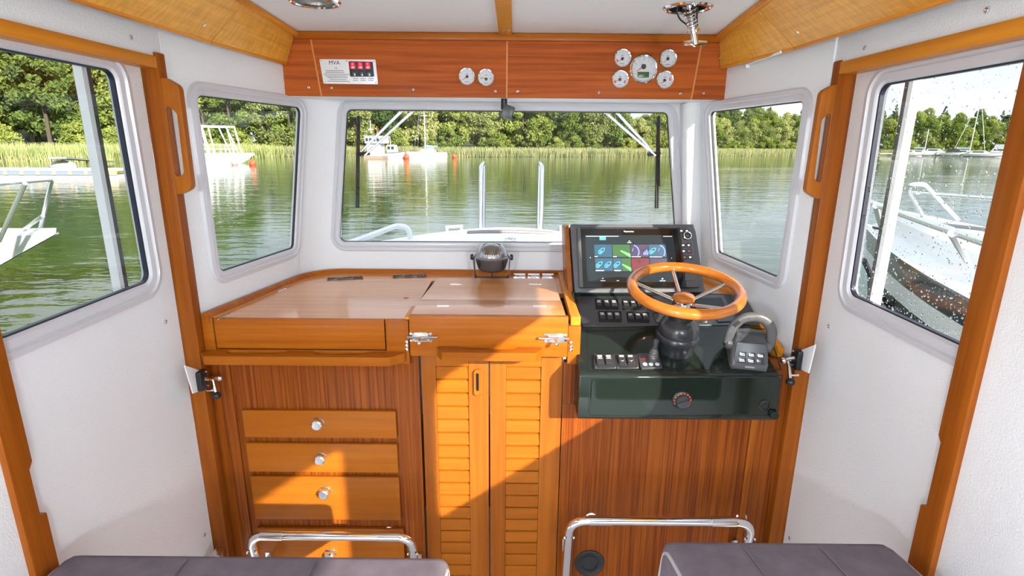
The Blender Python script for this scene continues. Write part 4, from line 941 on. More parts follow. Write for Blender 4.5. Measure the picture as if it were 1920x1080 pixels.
# door latches
def latch(pxs, side, lab, xin):
    """white plate wrapped on the door edge, black catch, chrome arm and drop lever"""
    p0 = PX(*pxs['blk'], xin); t = thing('door_latch', lab, 'latch', p0, None)
    s = side      # +1: cabin is at +x
    pl = [PX(x, y, xin - s * .006) for x, y in pxs['plate']]
    b = B(); plate(b, pl, [], (s * .0035, 0, 0), bev=.001); obj('strike_plate', b, GEL, t)
    b = B(); box(b, p0.x - .012, p0.x + .012, p0.y - .016, p0.y + .016, p0.z - .028, p0.z + .028, .006); obj('catch_block', b, BLK, t)
    for dz in (-.02, .02): screw(t, p0 + V((s * .012, .010, dz)), (s, 0, 0), .004)
    a = p0 + V((s * .010, .0, .004)); e = PX(*pxs['arm'], xin + s * .035)
    obj('arm', tube(B(), [a, e], .0055, 10), CHR, t); q = B(); ball(q, e, .009); obj('arm_end', q, CHR, t)
    mid = a.lerp(e, .55); kn = PX(*pxs['knob'], xin + s * .035)
    obj('lever', tube(B(), [mid, kn], .0042, 8, radii=[.0035, .005]), CHR, t); q = B(); ball(q, kn, .0125, sc3=(1, 1, .85)); obj('ball_knob', q, BLK, t)
    m2 = mid.lerp(kn, .7); obj('stop_pin', tube(B(), [m2, m2 + V((-s * .024, 0, 0))], .0032, 8), CHR, t)
latch({'plate': [(344, 685), (372, 694), (376, 732), (360, 738)], 'blk': (376, 713), 'arm': (412, 709), 'knob': (406, 741)}, 1, 'chrome and black latch on the left sliding door', -.852)
latch({'plate': [(1531, 646), (1505, 656), (1502, 692), (1518, 700)], 'blk': (1497, 674), 'arm': (1469, 676), 'knob': (1482, 716)}, -1, 'chrome and black latch on the right sliding door', .788)
b = B(); p = PX(405, 1035, -.872); box(b, -.872, -.845, p.y - .03, p.y + .01, p.z - .05, p.z + .012, .002); o = obj('door_track_guide', b, STL); tag(o, 'small grey metal guide at the foot of the left door post', 'guide')

# ------------------------------------------------------------------ seats
def seat(x0, x1, yf, zt, lab, depth=.46, skew=0):
    t = thing('seat_cushion', lab, 'seat', ((x0 + x1) / 2, yf - depth / 2, zt - .14), 'grey velour helm seats')
    b = B(); box(b, x0, x1, yf - depth, yf, zt - .14, zt, .028, seg=4)
    if skew:
        for v in b.verts: v.co.x += skew * (yf - v.co.y)
    for v in b.verts:
        if v.co.z > zt - .03: v.co.z += .006 * math.sin(PI * (v.co.x - x0) / (x1 - x0)) - .01 * max(0, (v.co.y - yf + .05) / .05) ** 2
    obj('cushion', b, SEAT, t, smooth=60)
    sg = 1 if skew else -1
    for xe in (x0, x1):
        s = -1 if xe == x0 else 1; sk = lambda y: skew * (yf - y)
        pts = fillet([(xe - s * .004 + sk(yf - depth + .03), yf - depth + .03, zt - .012), (xe - s * .004 + sk(yf - .02), yf - .02, zt - .014), (xe - s * .004 + sk(yf - .004), yf - .004, zt - .12)], .03, 4); obj('piping', tube(B(), pts, .0042, 8), PIPE, t)
    for k in (.33, .66):
        xs = x0 + (x1 - x0) * k; q = B(); tube(q, fillet([(xs + skew * (depth - .03), yf - depth + .03, zt + .0045), (xs + skew * .03, yf - .03, zt + .003), (xs, yf + .0005, zt - .03)], .03, 4), .0016, 6); obj('seam', q, SEAT, t)
    return t
seat(PZ(112, 1046, .79).x, PZ(842, 1046, .79).x, PZ(500, 1029, .79).y, .79, 'long grey velour seat cushion at bottom left')
seat(PZ(1243, 1018, .80).x, PZ(1672, 1018, .80).x, PZ(1450, 1004, .80).y, .80, 'grey velour seat cushion with piped end at bottom right', skew=.12)

# two fill lamps added out of view on the side walls brighten the cabin
OPAL = mat('fill_glow', (1, .98, .96), .4, emit=4)
for x, sd2 in ((-.878, 1), (.826, -1)):
    c = V((x + sd2 * .17, -1.15, 1.50)); t = thing('fill_lamp', 'white globe lamp on a wall bracket on the cabin\'s %s side, behind the seats' % ('left' if sd2 > 0 else 'right'), 'light', c, 'added fill lamps')
    lathe(b := B(), [(0, .012), (.05, .012), (.055, .004), (.055, 0), (0, 0)], zframe((x, -1.15, 1.37), (sd2, 0, 0)), 24); obj('wall_plate', b, CHR, t)
    obj('bracket', tube(B(), fillet([(x + sd2 * .01, -1.15, 1.37), (c.x, -1.15, 1.37), (c.x, -1.15, 1.42)], .04, 4), .009, 10), CHR, t)
    q = B(); lathe(q, [(.030, -.08), (.034, -.066), (.028, -.060)], T(c), 20); obj('gallery', q, CHR, t)
    for k in range(3):                                  # three glowing petals around the added light
        q = B(); a0 = k * 2 * PI / 3; rows = [[q.verts.new(c + V((.085 * math.sin(th) * math.cos(a0 + ph), .085 * math.sin(th) * math.sin(a0 + ph), -.085 * math.cos(th)))) for ph in (-.5, 0, .5)] for th in (.55, .8, 1.05)]
        for a, e in zip(rows, rows[1:]):
            for n_ in range(2): q.faces.new((a[n_], a[n_ + 1], e[n_ + 1], e[n_]))
        obj('glow_petal', q, OPAL, t)
    ld = bpy.data.lights.new('lamp', 'POINT'); ld.shadow_soft_size = .085; ld.energy = FILL_W; ld.color = (.86, .94, 1)
    lo_ = bpy.data.objects.new('fill_light', ld); COL.objects.link(lo_); lo_.parent = t

# ------------------------------------------------------------------ our foredeck
fd = B(); st_ = [(2.10, .80, 1.125, 1.085), (2.5, .80, 1.11, 1.06), (3.2, .75, 1.045, .99), (3.9, .66, .965, .91), (4.5, .52, .885, .84), (4.9, .36, .82, .77), (5.1, .16, .70, .66)]
rings = []
for y, hw, zc, ze in st_:
    rings.append([fd.verts.new((-.03 + hw * u, y, ze + (zc - ze) * (1 - u * u))) for u in [-1 + i / 6 for i in range(13)]] )
    rings[-1] = [fd.verts.new((-.03 - hw - .05, y, .45))] + rings[-1] + [fd.verts.new((-.03 + hw + .05, y, .45))]
for a, c in zip(rings, rings[1:]):
    for j in range(14): fd.faces.new((a[j], a[j + 1], c[j + 1], c[j]))
struct('foredeck', fd, DECKW, smooth=50)
sd_ = B(); out = [(-1.25, 1.0), (-1.25, 3.0), (-1.1, 4.6), (-.6, 6.2), (-.03, 6.9), (.54, 6.2), (1.04, 4.6), (1.19, 3.0), (1.19, 1.0), (.88, 1.0), (.88, 2.2), (-.94, 2.2), (-.94, 1.0)]
plate(sd_, [(x, y, .40) for x, y in out], [], (0, 0, .08)); struct('side_deck', sd_, DECKW)
own = B(); top_ = [V((x, y, .42)) for x, y in out[:9]]; bot_ = [V((-.03 + (p.x + .03) * .8, min(p.y, 6.6), -.46)) for p in top_]
a = [own.verts.new(p) for p in top_]; c = [own.verts.new(p) for p in bot_]
for i in range(8): own.faces.new((a[i], a[i + 1], c[i + 1], c[i]))
struct('own_hull', own, HULLW)
def deck_y(row):                       # where the line of sight of that row meets the crown of the coach roof
    y = 2.3
    while y < 4.8:
        for (ya, _, za, _e), (yb, _, zb, _e2) in zip(st_, st_[1:]):
            if ya <= y <= yb: zd = za + (zb - za) * (y - ya) / (yb - ya)
        if PY(957, row, y).z <= zd: return y, zd
        y += .01
    return y, zd
y_, zd = deck_y(436.5); xa, xb = PY(877, 436, y_).x, PY(1037, 436, y_).x
q = B(); n_ = 12
for a_ in range(n_):
    u0, u1 = xa + (xb - xa) * a_ / n_, xa + (xb - xa) * (a_ + 1) / n_; zc_u = lambda x: zd - .05 * ((x + .03) / .6) ** 2
    plate(q, [(u0, y_ - .05, zc_u(u0) + .008), (u1, y_ - .05, zc_u(u1) + .008), (u1, y_ + .05, zc_u(u1) - .002), (u0, y_ + .05, zc_u(u0) - .002)], [], (0, 0, .014))
o = obj('anti_slip_strip', q, mat('strip_grey', (.22, .21, .21), .7)); tag(o, 'long grey anti-slip strip across our foredeck', 'strip')
y_, zd = deck_y(452); p = PY(957, 452, y_); q = B(); lathe(q, [(.034, -.006), (.034, .008), (.027, .012), (.025, .006), (0, .006)], zframe((p.x, y_, zd), (0, -.12, 1)), 24); o = obj('deck_fitting', q, STL); tag(o, 'round steel filler cap on our white foredeck', 'cap')
for x, lab in ((902, 'left upright steel pulpit tube ahead on our bow'), (1016.5, 'right upright steel pulpit tube ahead on our bow')):
    a, c = PY(x, 313, 4.75), PY(x - 2, 432, 4.75); t = thing('pulpit_tube', lab, 'rail', c, 'steel pulpit tubes on our bow')
    obj('tube', tube(B(), fillet([c + V((0, 0, -.12)), a, a + V((0, .5, .02)), c + V((0, .55, -.12))], .05), .019, 12), PULP, t, smooth=60)
    obj('foot', lathe(B(), [(.035, 0), (.035, .01), (.02, .014)], T(c + V((0, 0, -.10))), 16), PULP, t)
t = thing('deck_hand_rail', 'low curved steel hand rail on the left of our foredeck', 'rail', PY(700, 445, 3.0))
pts = fillet([PY(640, 462, 2.35), PY(744, 423, 2.95), PY(766, 426, 3.0), PY(770, 450, 3.0)], .1, 5); obj('tube', tube(B(), pts, .0150, 10), RAILS, t, smooth=60)
obj('stanchion', tube(B(), [PY(667, 452, 2.5), PY(667, 480, 2.5)], .011, 8), RAILS, t)
for xs, lab in (((838, 865, 835, 868), 'small chrome cleat on our bow left of the pulpit tubes'), ((1052, 1070, 1049, 1073), 'small chrome cleat on our bow peeping out by the chart plotter')):
    t = thing('mooring_cleat', lab, 'cleat', PY((xs[0] + xs[1]) / 2, 428, 4.3), 'bow cleats')
    for xx in xs[:2]: obj('post', tube(B(), [PY(xx, 425, 4.3), PY(xx, 440, 4.3)], .011, 8), RAILS, t)
    obj('horn', tube(B(), [PY(xs[2], 425.5, 4.3), PY(xs[3], 424, 4.3)], .011, 8), RAILS, t)

# windscreen wipers outside the glass
MW = MF @ T((0, 0, -.06))
def wq(x, y, h=0.0): c = onM(x, y, MW); return MW @ V((c[0], c[1], h))
def wiper(blade, piv, tops, lab):
    t = thing('windscreen_wiper', lab, 'wiper', wq(*piv), 'windscreen wipers')
    q = B(); tube(q, [wq(*blade[0]), wq(*blade[1])], .0048, 6, flat=1.6); obj('blade', q, BLK, t)
    q = B(); tube(q, [wq(blade[0][0], 262, .008), wq(blade[0][0], 350, .008)], .004, 6); obj('blade_spine', q, BLK, t)
    a, c = piv, tops
    for (x0, y0), (x1, y1), m in ((a[0] if isinstance(a[0], tuple) else (a[0] - 3, a[1] - 4), c[0], STL), ((a[0] + 3, a[1] + 4), c[1], STL)):
        q = B(); tube(q, [wq(x0, y0, .004), wq(x1, y1, .004)], .0052, 6); obj('arm', q, m, t)
    q = B(); tube(q, [wq(a[0] - 12, a[1] + 2), wq(a[0] + 12, a[1] - 1)], .008, 8); obj('arm_joint', q, BLK, t)
    return t
wiper(((672, 218), (670, 390)), (681, 288), ((762, 200), (784, 200)), 'left windscreen wiper with double arm')
wiper(((1235, 218), (1231, 391)), (1226, 288), ((1148, 203), (1125, 203)), 'right windscreen wiper with double arm')

# ------------------------------------------------------------------ water and shore
WZ0 = -.45
def water_mat():
    m, t, p = _pr('lake_water'); N = t.nodes.new; L = t.links.new
    p.inputs['Base Color'].default_value = (.028, .060, .014, 1); p.inputs['Roughness'].default_value = .03; p.inputs['IOR'].default_value = 1.34
    p.inputs['Specular IOR Level'].default_value = .6
    c = N('ShaderNodeTexCoord'); hs = None
    for sc3, k in (((1.1, 2.6, 1), .55), ((.28, .75, 1), .9), ((4, 9, 1), .14)):
        mp = N('ShaderNodeMapping'); mp.inputs['Scale'].default_value = sc3; mp.inputs['Rotation'].default_value = (0, 0, .25); n = N('ShaderNodeTexNoise'); n.inputs['Scale'].default_value = 1; n.inputs['Detail'].default_value = 2
        L(c.outputs['Object'], mp.inputs[0]); L(mp.outputs[0], n.inputs['Vector'])
        mu = N('ShaderNodeMath'); mu.operation = 'MULTIPLY'; mu.inputs[1].default_value = k; L(n.outputs[0], mu.inputs[0])
        if hs is None: hs = mu
        else: ad = N('ShaderNodeMath'); L(hs.outputs[0], ad.inputs[0]); L(mu.outputs[0], ad.inputs[1]); hs = ad
    b = N('ShaderNodeBump'); b.inputs['Strength'].default_value = .22; b.inputs['Distance'].default_value = .11
    L(hs.outputs[0], b.inputs['Height']); L(b.outputs[0], p.inputs['Normal']); return m
b = B(); f_ = [b.verts.new(p) for p in ((-400, -200, WZ0), (500, -200, WZ0), (500, 500, WZ0), (-400, 500, WZ0))]; b.faces.new(f_)
struct('water_surface', b, water_mat(), smooth=0)
SHORE = [(-75, 10), (-58, 38), (-46, 57), (-41, 66), (-34, 80), (-20, 84), (-5, 88), (12, 95), (27, 101), (40, 112), (69, 132), (103, 150), (140, 158), (190, 160), (260, 150)]
def land_mat(): return mat('shore_earth', (.06, .075, .02), .9, spec=.1, bump=.6, bscale=.6, vary=.3)
def inland(i, d):
    a, c = V((*SHORE[max(i - 1, 0)], 0)), V((*SHORE[min(i + 1, len(SHORE) - 1)], 0)); t_ = (c - a).normalized(); return V((*SHORE[i], 0)) + V((-t_.y, t_.x, 0)) * d
b = B(); rr = []
for i in range(len(SHORE)):
    hill = 8.0 if i >= 10 else (5.5 if i < 4 else 1.5)
    rr.append([b.verts.new(inland(i, d) + V((0, 0, z))) for d, z in ((-3, -.6), (1, -.30), (8, .25), (25, hill * .35), (60, hill), (140, hill * 1.1))])
for a, c in zip(rr, rr[1:]):
    for j in range(5): b.faces.new((a[j], a[j + 1], c[j + 1], c[j]))
struct('shore_ground', b, land_mat())
def land_z(i, d):
    hill = 8.0 if i >= 10 else (5.5 if i < 4 else 1.5); tb_ = ((-3, -.6), (1, -.30), (8, .25), (25, hill * .35), (60, hill), (140, hill * 1.1))
    for (d0, z0), (d1, z1) in zip(tb_, tb_[1:]):
        if d <= d1: return z0 + (z1 - z0) * (d - d0) / (d1 - d0)
    return tb_[-1][1]

def leaf_mat(name, c0, c1):
    m = bpy.data.materials.new(name); m.use_nodes = True; t = m.node_tree; t.nodes.clear(); N = t.nodes.new; L = t.links.new
    o = N('ShaderNodeOutputMaterial'); d = N('ShaderNodeBsdfDiffuse'); tr = N('ShaderNodeBsdfTranslucent'); mx = N('ShaderNodeMixShader'); mx.inputs[0].default_value = .35
    c = N('ShaderNodeTexCoord'); n = N('ShaderNodeTexNoise'); n.inputs['Scale'].default_value = .55; n.inputs['Detail'].default_value = 3
    oi = N('ShaderNodeObjectInfo'); ad = N('ShaderNodeMath'); sb = N('ShaderNodeMath'); sb.operation = 'MULTIPLY_ADD'; sb.inputs[1].default_value = .5; sb.inputs[2].default_value = -.25
    r = N('ShaderNodeValToRGB'); r.color_ramp.elements[0].position = .25; r.color_ramp.elements[1].position = .75
    r.color_ramp.elements[0].color = (*c0, 1); r.color_ramp.elements[1].color = (*c1, 1)
    L(c.outputs['Object'], n.inputs['Vector']); L(oi.outputs['Random'], sb.inputs[0]); L(n.outputs[0], ad.inputs[0]); L(sb.outputs[0], ad.inputs[1]); L(ad.outputs[0], r.inputs[0])
    L(r.outputs[0], d.inputs[0]); L(r.outputs[0], tr.inputs[0]); L(d.outputs[0], mx.inputs[1]); L(tr.outputs[0], mx.inputs[2]); L(mx.outputs[0], o.inputs[0]); return m
LEAF = [leaf_mat('leaf_broad', (.15, .22, .04), (.38, .43, .11)), leaf_mat('leaf_dark', (.075, .13, .035), (.22, .29, .08)), leaf_mat('leaf_pale', (.20, .25, .08), (.46, .48, .18))]
BARK = mat('bark', (.10, .075, .055), .9)
BARKW = mat('birch_bark', (.35, .33, .30), .8)
def quads(cen, nrm, size, asp=.62):
    n = len(cen); up = rng.normal(size=(n, 3)); u = np.cross(nrm, up); u /= np.linalg.norm(u, axis=1, keepdims=True) + 1e-9; v = np.cross(nrm, u)
    u *= size[:, None]; v *= size[:, None] * asp
    p = np.stack([cen - u, cen - v, cen + u, cen + v], 1).reshape(-1, 3); f = np.arange(n * 4).reshape(-1, 4); return p, f
def mesh_np(name, p, f, m):
    me = bpy.data.meshes.new(name); me.from_pydata(p.tolist(), [], f.tolist()); me.materials.append(m); return me
def crown(h, w, clumps, leaves, base=.18, size=.24, shape='oval'):
    cs, ns, ss = [], [], []
    for i in range(clumps):
        z = base + (1 - base) * rng.random() ** .85
        prof_ = math.sin(PI * min(1, max(.06, (z - base) / (1 - base) * .86 + .14))) ** .7 if shape == 'oval' else (1.06 - (z - base) / (1 - base)) ** .85
        a = rng.random() * 2 * PI; r = w * prof_ * (.35 + .6 * rng.random() ** .5); c = np.array([r * math.cos(a), r * math.sin(a), z * h])
        cr_ = w * (.20 + .20 * rng.random()) * (1 if shape == 'oval' else .7 * (1.3 - z))
        d = rng.normal(size=(leaves, 3)); d /= np.linalg.norm(d, axis=1, keepdims=True); d[:, 2] = d[:, 2] * .75 + .12
        cs.append(c + d * cr_ * (.55 + .5 * rng.random((leaves, 1)))); nn = d * .8 + rng.normal(size=(leaves, 3)) * .55; ns.append(nn / np.linalg.norm(nn, axis=1, keepdims=True)); ss.append(size * (.6 + .8 * rng.random(leaves)))
    return np.concatenate(cs), np.concatenate(ns), np.concatenate(ss)
PROTO = []
for k, (h, w, cl, lv, bs, sz, shp, lm, bk) in enumerate(((10, 3.4, 60, 150, .12, .19, 'oval', 0, 0), (12, 3.0, 60, 150, .15, .185, 'oval', 0, 1), (9, 3.6, 58, 150, .06, .20, 'oval', 2, 0), (13, 2.6, 64, 130, .08, .18, 'cone', 1, 0), (11, 3.2, 58, 150, .16, .19, 'oval', 1, 0), (4.0, 2.6, 36, 140, .0, .18, 'oval', 0, 0))):
    fol = mesh_np('foliage', *quads(*crown(h, w, cl, lv, bs, sz, shp)), LEAF[lm])
    tb_ = B(); tube(tb_, [(0, 0, -.5), (.1, 0, h * .3), (-.05, .1, h * .62), (0, 0, h * .85)], .15, 7, radii=[.24, .19, .12, .04])
    for a in range(4): z0 = h * (.35 + .12 * a); tube(tb_, [(0, 0, z0), (w * .5 * math.cos(a * 1.9), w * .5 * math.sin(a * 1.9), z0 + h * .14)], .06, 5, radii=[.08, .03])
    tm = bpy.data.meshes.new('trunk'); tb_.to_mesh(tm); tb_.free(); tm.materials.append(BARKW if bk else BARK); PROTO.append((fol, tm))
def tree(k, x, y, z, s, rot, lab, group):
    o = bpy.data.objects.new('tree' if k < 5 else 'shrub', None); COL.objects.link(o); o.location = (x, y, z); o.rotation_euler = (0, 0, rot); o.scale = (s, s, s * (.92 + .16 * rng.random())); tag(o, lab, 'tree' if k < 5 else 'shrub', group)
    for me in PROTO[k]: c = bpy.data.objects.new(me.name.split('.')[0], me); COL.objects.link(c); c.parent = o
TL_ = ['rounded broadleaf tree', 'tall light broadleaf tree', 'pale bushy broadleaf tree', 'dark conical spruce tree', 'dark green broadleaf tree', 'low green shrub']
WHERE = ['past the far left end of the jetty', 'behind the jetty at far left', 'behind the jetty and gangway', 'between gangway and grey barge', 'behind the grey barge', 'behind the house boat',
         'behind the sailing boat', 'straight ahead over the pulpit tubes', 'ahead at right of the windscreen', 'seen left in the right quarter window', 'seen right in the right quarter window', 'on the hill left of the marina', 'on the hill behind the tall mast', 'on the hill right of the marina']
ROWS = ['front row', 'second row', 'third row', 'fourth row', 'back row']
def forest(i0, i1, d_rows, step, smin, smax, kinds):
    for r_, d in enumerate(d_rows):
        for i in range(i0, i1):
            a, c = inland(i, d), inland(i + 1, d); n = max(1, int((c - a).length / step))
            for j in range(n):
                t_ = (j + rng.random() * .7) / n; p = a.lerp(c, t_); dd = rng.normal() * 1.0; k = int(rng.choice(kinds)); s = smin + (smax - smin) * rng.random()
                lab = TL_[k] + ((' in the %s ' % ROWS[r_]) if k < 5 else ' along the reeds ') + WHERE[i]
                tree(k, p.x + dd * .5, p.y + dd, land_z(i, d) - .1, s, rng.random() * 6.3, lab, 'shore wood: ' + lab)
TL_ = ['rounded tree', 'light tall tree', 'pale bushy tree', 'conical spruce', 'dark tree', 'low shrub']
forest(0, 4, (10, 15, 20, 26), 4.4, 1.0, 1.4, [0, 1, 1, 3, 4, 2])
forest(4, 8, (9, 15, 22, 30), 4.5, .85, 1.1, [0, 0, 2, 4, 2, 0])
forest(8, 10, (10, 16, 23), 4.6, .60, .84, [0, 2, 4, 2])
forest(10, 13, (8, 16, 26, 37, 49), 4.8, .60, .84, [0, 4, 2, 4, 2, 0, 3])
forest(0, 13, (6.5,), 4.6, .55, .95, [5])

def reeds(name, i0, i1, d0, d1, n, h, lab, c0, c1):
    cen, F_ = [], []
    seg = [((inland(i, 0), inland(i + 1, 0), inland(i, 1) - inland(i, 0))) for i in range(i0, i1)]
    L_s = np.array([(c - a).length for a, c, _ in seg]); pr_ = L_s / L_s.sum(); idx = rng.choice(len(seg), n, p=pr_)
    P_ = []
    for q_ in range(n):
        a, c, nn = seg[idx[q_]]; t_ = rng.random(); d = d0 + (d1 - d0) * rng.random(); p = a.lerp(c, t_) + nn * d; hh = h * (.65 + .5 * rng.random()); wd = .018 + .024 * rng.random(); an = rng.random() * PI; lx, ly = rng.normal() * .18, rng.normal() * .18
        ux, uy = math.cos(an) * wd, math.sin(an) * wd; z0 = WZ0 - .05 if d < 1 else -.35
        P_ += [(p.x - ux, p.y - uy, z0), (p.x + ux, p.y + uy, z0), (p.x + lx + ux * .3, p.y + ly + uy * .3, z0 + hh), (p.x + lx - ux * .3, p.y + ly - uy * .3, z0 + hh)]
    m = bpy.data.materials.new(name); m.use_nodes = True; t = m.node_tree; p_ = t.nodes['Principled BSDF']; p_.inputs['Roughness'].default_value = .8
    c_ = t.nodes.new('ShaderNodeTexCoord'); nz_ = t.nodes.new('ShaderNodeTexNoise'); nz_.inputs['Scale'].default_value = .9; r_ = t.nodes.new('ShaderNodeValToRGB'); r_.color_ramp.elements[0].color = (*c0, 1); r_.color_ramp.elements[1].color = (*c1, 1); r_.color_ramp.elements[0].position = .35; r_.color_ramp.elements[1].position = .65
    t.links.new(c_.outputs['Object'], nz_.inputs['Vector']); t.links.new(nz_.outputs[0], r_.inputs[0]); t.links.new(r_.outputs[0], p_.inputs['Base Color'])
    o = bpy.data.objects.new(name, mesh_np(name, np.array(P_), np.arange(n * 4).reshape(-1, 4), m)); COL.objects.link(o); tag(o, lab, 'reeds'); o['kind'] = 'stuff'
reeds('reed_bed', 0, 4, -2.5, 5, 30000, 1.5, 'bright green reed bed along the left shore', (.24, .30, .09), (.44, .45, .18))
reeds('reed_bed', 4, 10, -1.0, 4, 36000, 1.3, 'green reed belt along the far shore straight ahead', (.20, .25, .09), (.40, .38, .18))
reeds('reed_bed', 10, 13, -.5, 3, 9000, 1.4, 'thin reed belt along the marina shore', (.18, .22, .06), (.34, .32, .12))

# ------------------------------------------------------------------ boats
def hull_pts(L, Bm, hs, hb, n=12, full=.42, pw=2.0):
    st = []
    for i in range(n + 1):
        t = i / n; w = Bm / 2 * (1 - max(0, (t - full) / (1 - full)) ** pw) * (.86 + .14 * min(1, t / .25)); w = max(w, .02); st.append((L * (t - 1), w, hs + (hb - hs) * t ** 1.8))
    return st
def hull(bm, st, wl_=-.12, M=I4, rake=.3, levels=((0, 1.0), (.35, .94), (.75, .82), (1.0, .68))):
    rr = []
    for x, w, h in st:
        row = []
        for f, k in levels: row.append((w * k, h + (wl_ - h) * f))
        lead = rake / 3 * ((x - st[0][0]) / (st[-1][0] - st[0][0])) ** 2 * (st[-1][2] - wl_)
        pts = [(x - lead * f * 3, -y, z) for (y, z), (f, _) in zip(row, levels)][::1]; pts = pts + [(x - lead * f * 3, y, z) for (y, z), (f, _) in list(zip(row, levels))[::-1]]
        rr.append([bm.verts.new(M @ V(p)) for p in pts])
    k = len(rr[0])
    for a, c in zip(rr, rr[1:]):
        for j in range(k - 1): bm.faces.new((a[j], a[j + 1], c[j + 1], c[j]))
    bm.faces.new(rr[0]); return bm
def deck(bm, st, M=I4, camber=.05, inset=.0, dz=0.0):
    rr = []
    for x, w, h in st:
        w = max(w - inset, .01); rr.append([bm.verts.new(M @ V((x, w * u, h + dz + camber * (1 - u * u)))) for u in (-1, -.6, -.2, .2, .6, 1)])
    for a, c in zip(rr, rr[1:]):
        for j in range(5): bm.faces.new((a[j], a[j + 1], c[j + 1], c[j]))
    bm.faces.new(rr[0]); return bm
def wale(bm, st, M, dz, r, out=.01):
    for s in (-1, 1): tube(bm, [M @ V((x, s * (w + out), h + dz)) for x, w, h in st], r, 6)
    return bm
def at(x, y, z, head, s=1): return T((x, y, z)) @ Matrix.Rotation(head, 4, 'Z') @ Matrix.Scale(s, 4)
# neighbour on the left: only its white bow shows
t = thing('motor_boat', 'white motor boat bow with steel rail beyond the left door', 'boat', (-4.95, 5.95, WZ0))
M = at(-4.93, 5.9, WZ0, -.12); st1 = hull_pts(7, 2.6, .85, 1.02, full=.3, pw=1.7)
obj('hull', hull(B(), st1, -.12, M, rake=2.1, levels=((0, 1), (.10, 1.02), (.14, .97), (.45, .72), (1, .30))), NEARW, t); obj('deck', deck(B(), st1, M, .06), NEARW, t)
RZ = 1.18
rl = [PZ(-300, 385, RZ), PZ(0, 344, RZ), PZ(97, 336, RZ)]; rl2 = [PZ(-300, 440, 1.0)]
fr_ = PZ(97, 336, RZ) + V((.25, -.6, -.05))
obj('bow_rail', tube(B(), fillet([rl[0], rl[1], rl[2], PZ(76, 428, .60)], .06, 4), .020, 8), RAILS, t, smooth=60)
for (xa, ya, za), (xb, yb, zb) in (((47, 344, RZ - .01), (-2, 452, .58)), ((80, 405, .78), (42, 432, .60))): obj('stanchion', tube(B(), [PZ(xa, ya, za), PZ(xb, yb, zb)], .020, 8), RAILS, t)
# neighbour on the right
t = thing('motor_boat', 'white motor boat with dark striped hull beyond the right door', 'boat', (4.3, 6.4, WZ0))
M = at(4.25, 6.55, WZ0, PI / 2 + .02); st2 = hull_pts(9, 2.9, .90, 1.06, n=16, full=.35, pw=2.2)
hw_ = ((0, 1), (.10, 1.0), (.22, .97))
obj('topside', hull(B(), st2, -.12, M, levels=((.20, .985), (.28, .96), (.37, .93), (.38, .926))), NEARW, t)
obj('rub_band', hull(B(), st2, -.12, M, levels=((0, 1), (.03, 1.02), (.17, 1.012), (.20, .985))), mat('band_navy', (.03, .03, .04), .3, coat=.5), t)
obj('bottom', hull(B(), st2, -.12, M, levels=((.38, .925), (.70, .78), (1.0, .60))), mat('hull_dark', (.02, .018, .018), .35), t)
obj('deck', deck(B(), st2, M, .05, .0), NEARW, t); stc = [(x * .86 - .35, w * .72, h + .02) for x, w, h in st2]
q = hull(B(), [(x, w, h + .16) for x, w, h in stc], .95, M, levels=((0, .82), (.25, .92), (1, 1.0))); deck(q, [(x, w * .82, h + .16) for x, w, h in stc], M, .10); obj('coach_roof', q, NEARW, t, smooth=40)
RZ = 1.22
obj('bow_rail', tube(B(), fillet([PZ(1560, 350, RZ), PZ(1640, 383, RZ), PZ(1760, 425, RZ), PZ(1874, 463, RZ), PZ(2050, 520, RZ)], .1, 4), .018, 8), RAILS, t, smooth=60)
for (xa, ya, za), (xb, yb, zb) in (((1786, 437, RZ), (1817, 497, .72)), ((1642, 386, RZ), (1655, 437, .78))): obj('stanchion', tube(B(), [PZ(xa, ya, za), PZ(xb, yb, zb)], .018, 8), RAILS, t)
obj('pulpit', tube(B(), fillet([PZ(1733, 410, .86), PZ(1703, 358, 1.20), PZ(1708, 346, 1.27), PZ(1733, 345, 1.27), PZ(1797, 412, .86)], .07, 5), .018, 8), RAILS, t, smooth=60)
obj('far_rail', tube(B(), [PZ(1709, 361, 1.17), PZ(1897, 375, 1.17), PZ(2100, 392, 1.17)], .014, 8), RAILS, t)
obj('anchor_roller', tube(B(), [PZ(1640, 424, .80), PZ(1662, 428, .80)], .03, 8), STL, t)
q = tube(B(), [PZ(1757, 420, .96), PZ(1830, 428, .96), PZ(1900, 437, .96)], .016, 8); obj('deck_rope', q, mat('rope_grey', (.3, .3, .31), .8), t)
q = tube(B(), [PZ(1620, 488, .60), PZ(1640, 532, .3), PZ(1664, 572, .0), PZ(1700, 616, -.42)], .022, 8); o = obj('mooring_line', q, mat('rope_dark', (.03, .03, .04), .8)); tag(o, 'dark mooring line slanting down from the right-hand boat', 'rope')

# work barge with a white gantry beyond the left quarter window
p = PZ(438, 305, WZ0); u = (PZ(370, 306, WZ0) - p).normalized()
t = thing('work_barge', 'grey work barge with white gantry frame by the left reeds', 'barge', p)
M = frame(p, u, V((0, 0, 1)).cross(u))
b = B(); plate(b, [(-1.0, 0, .75), (9, 0, .75), (9, 0, -.1), (.3, 0, -.1), (-.6, 0, .35)], [], (0, 2.6, 0), M=M); obj('hull', b, mat('barge_grey', (.50, .53, .58), .4), t)
b = B(); box(b, -1.2, 9, -.05, 2.65, .75, .95, M=M); obj('deck_edge', b, HULLW, t)
for y in (.1, 2.5):
    for xa, xb in ((.2, .9), (2.6, 2.9), (2.2, 2.4), (-.1, .2)): obj('gantry_leg', tube(B(), [M @ V((xa, y, .9)), M @ V((xb + .1, y, 3.3))], .07, 6), WHT, t)
for y in (.1, 2.5): obj('gantry_beam', tube(B(), [M @ V((.3, y, 3.3)), M @ V((3.1, y, 3.3))], .08, 6), WHT, t)
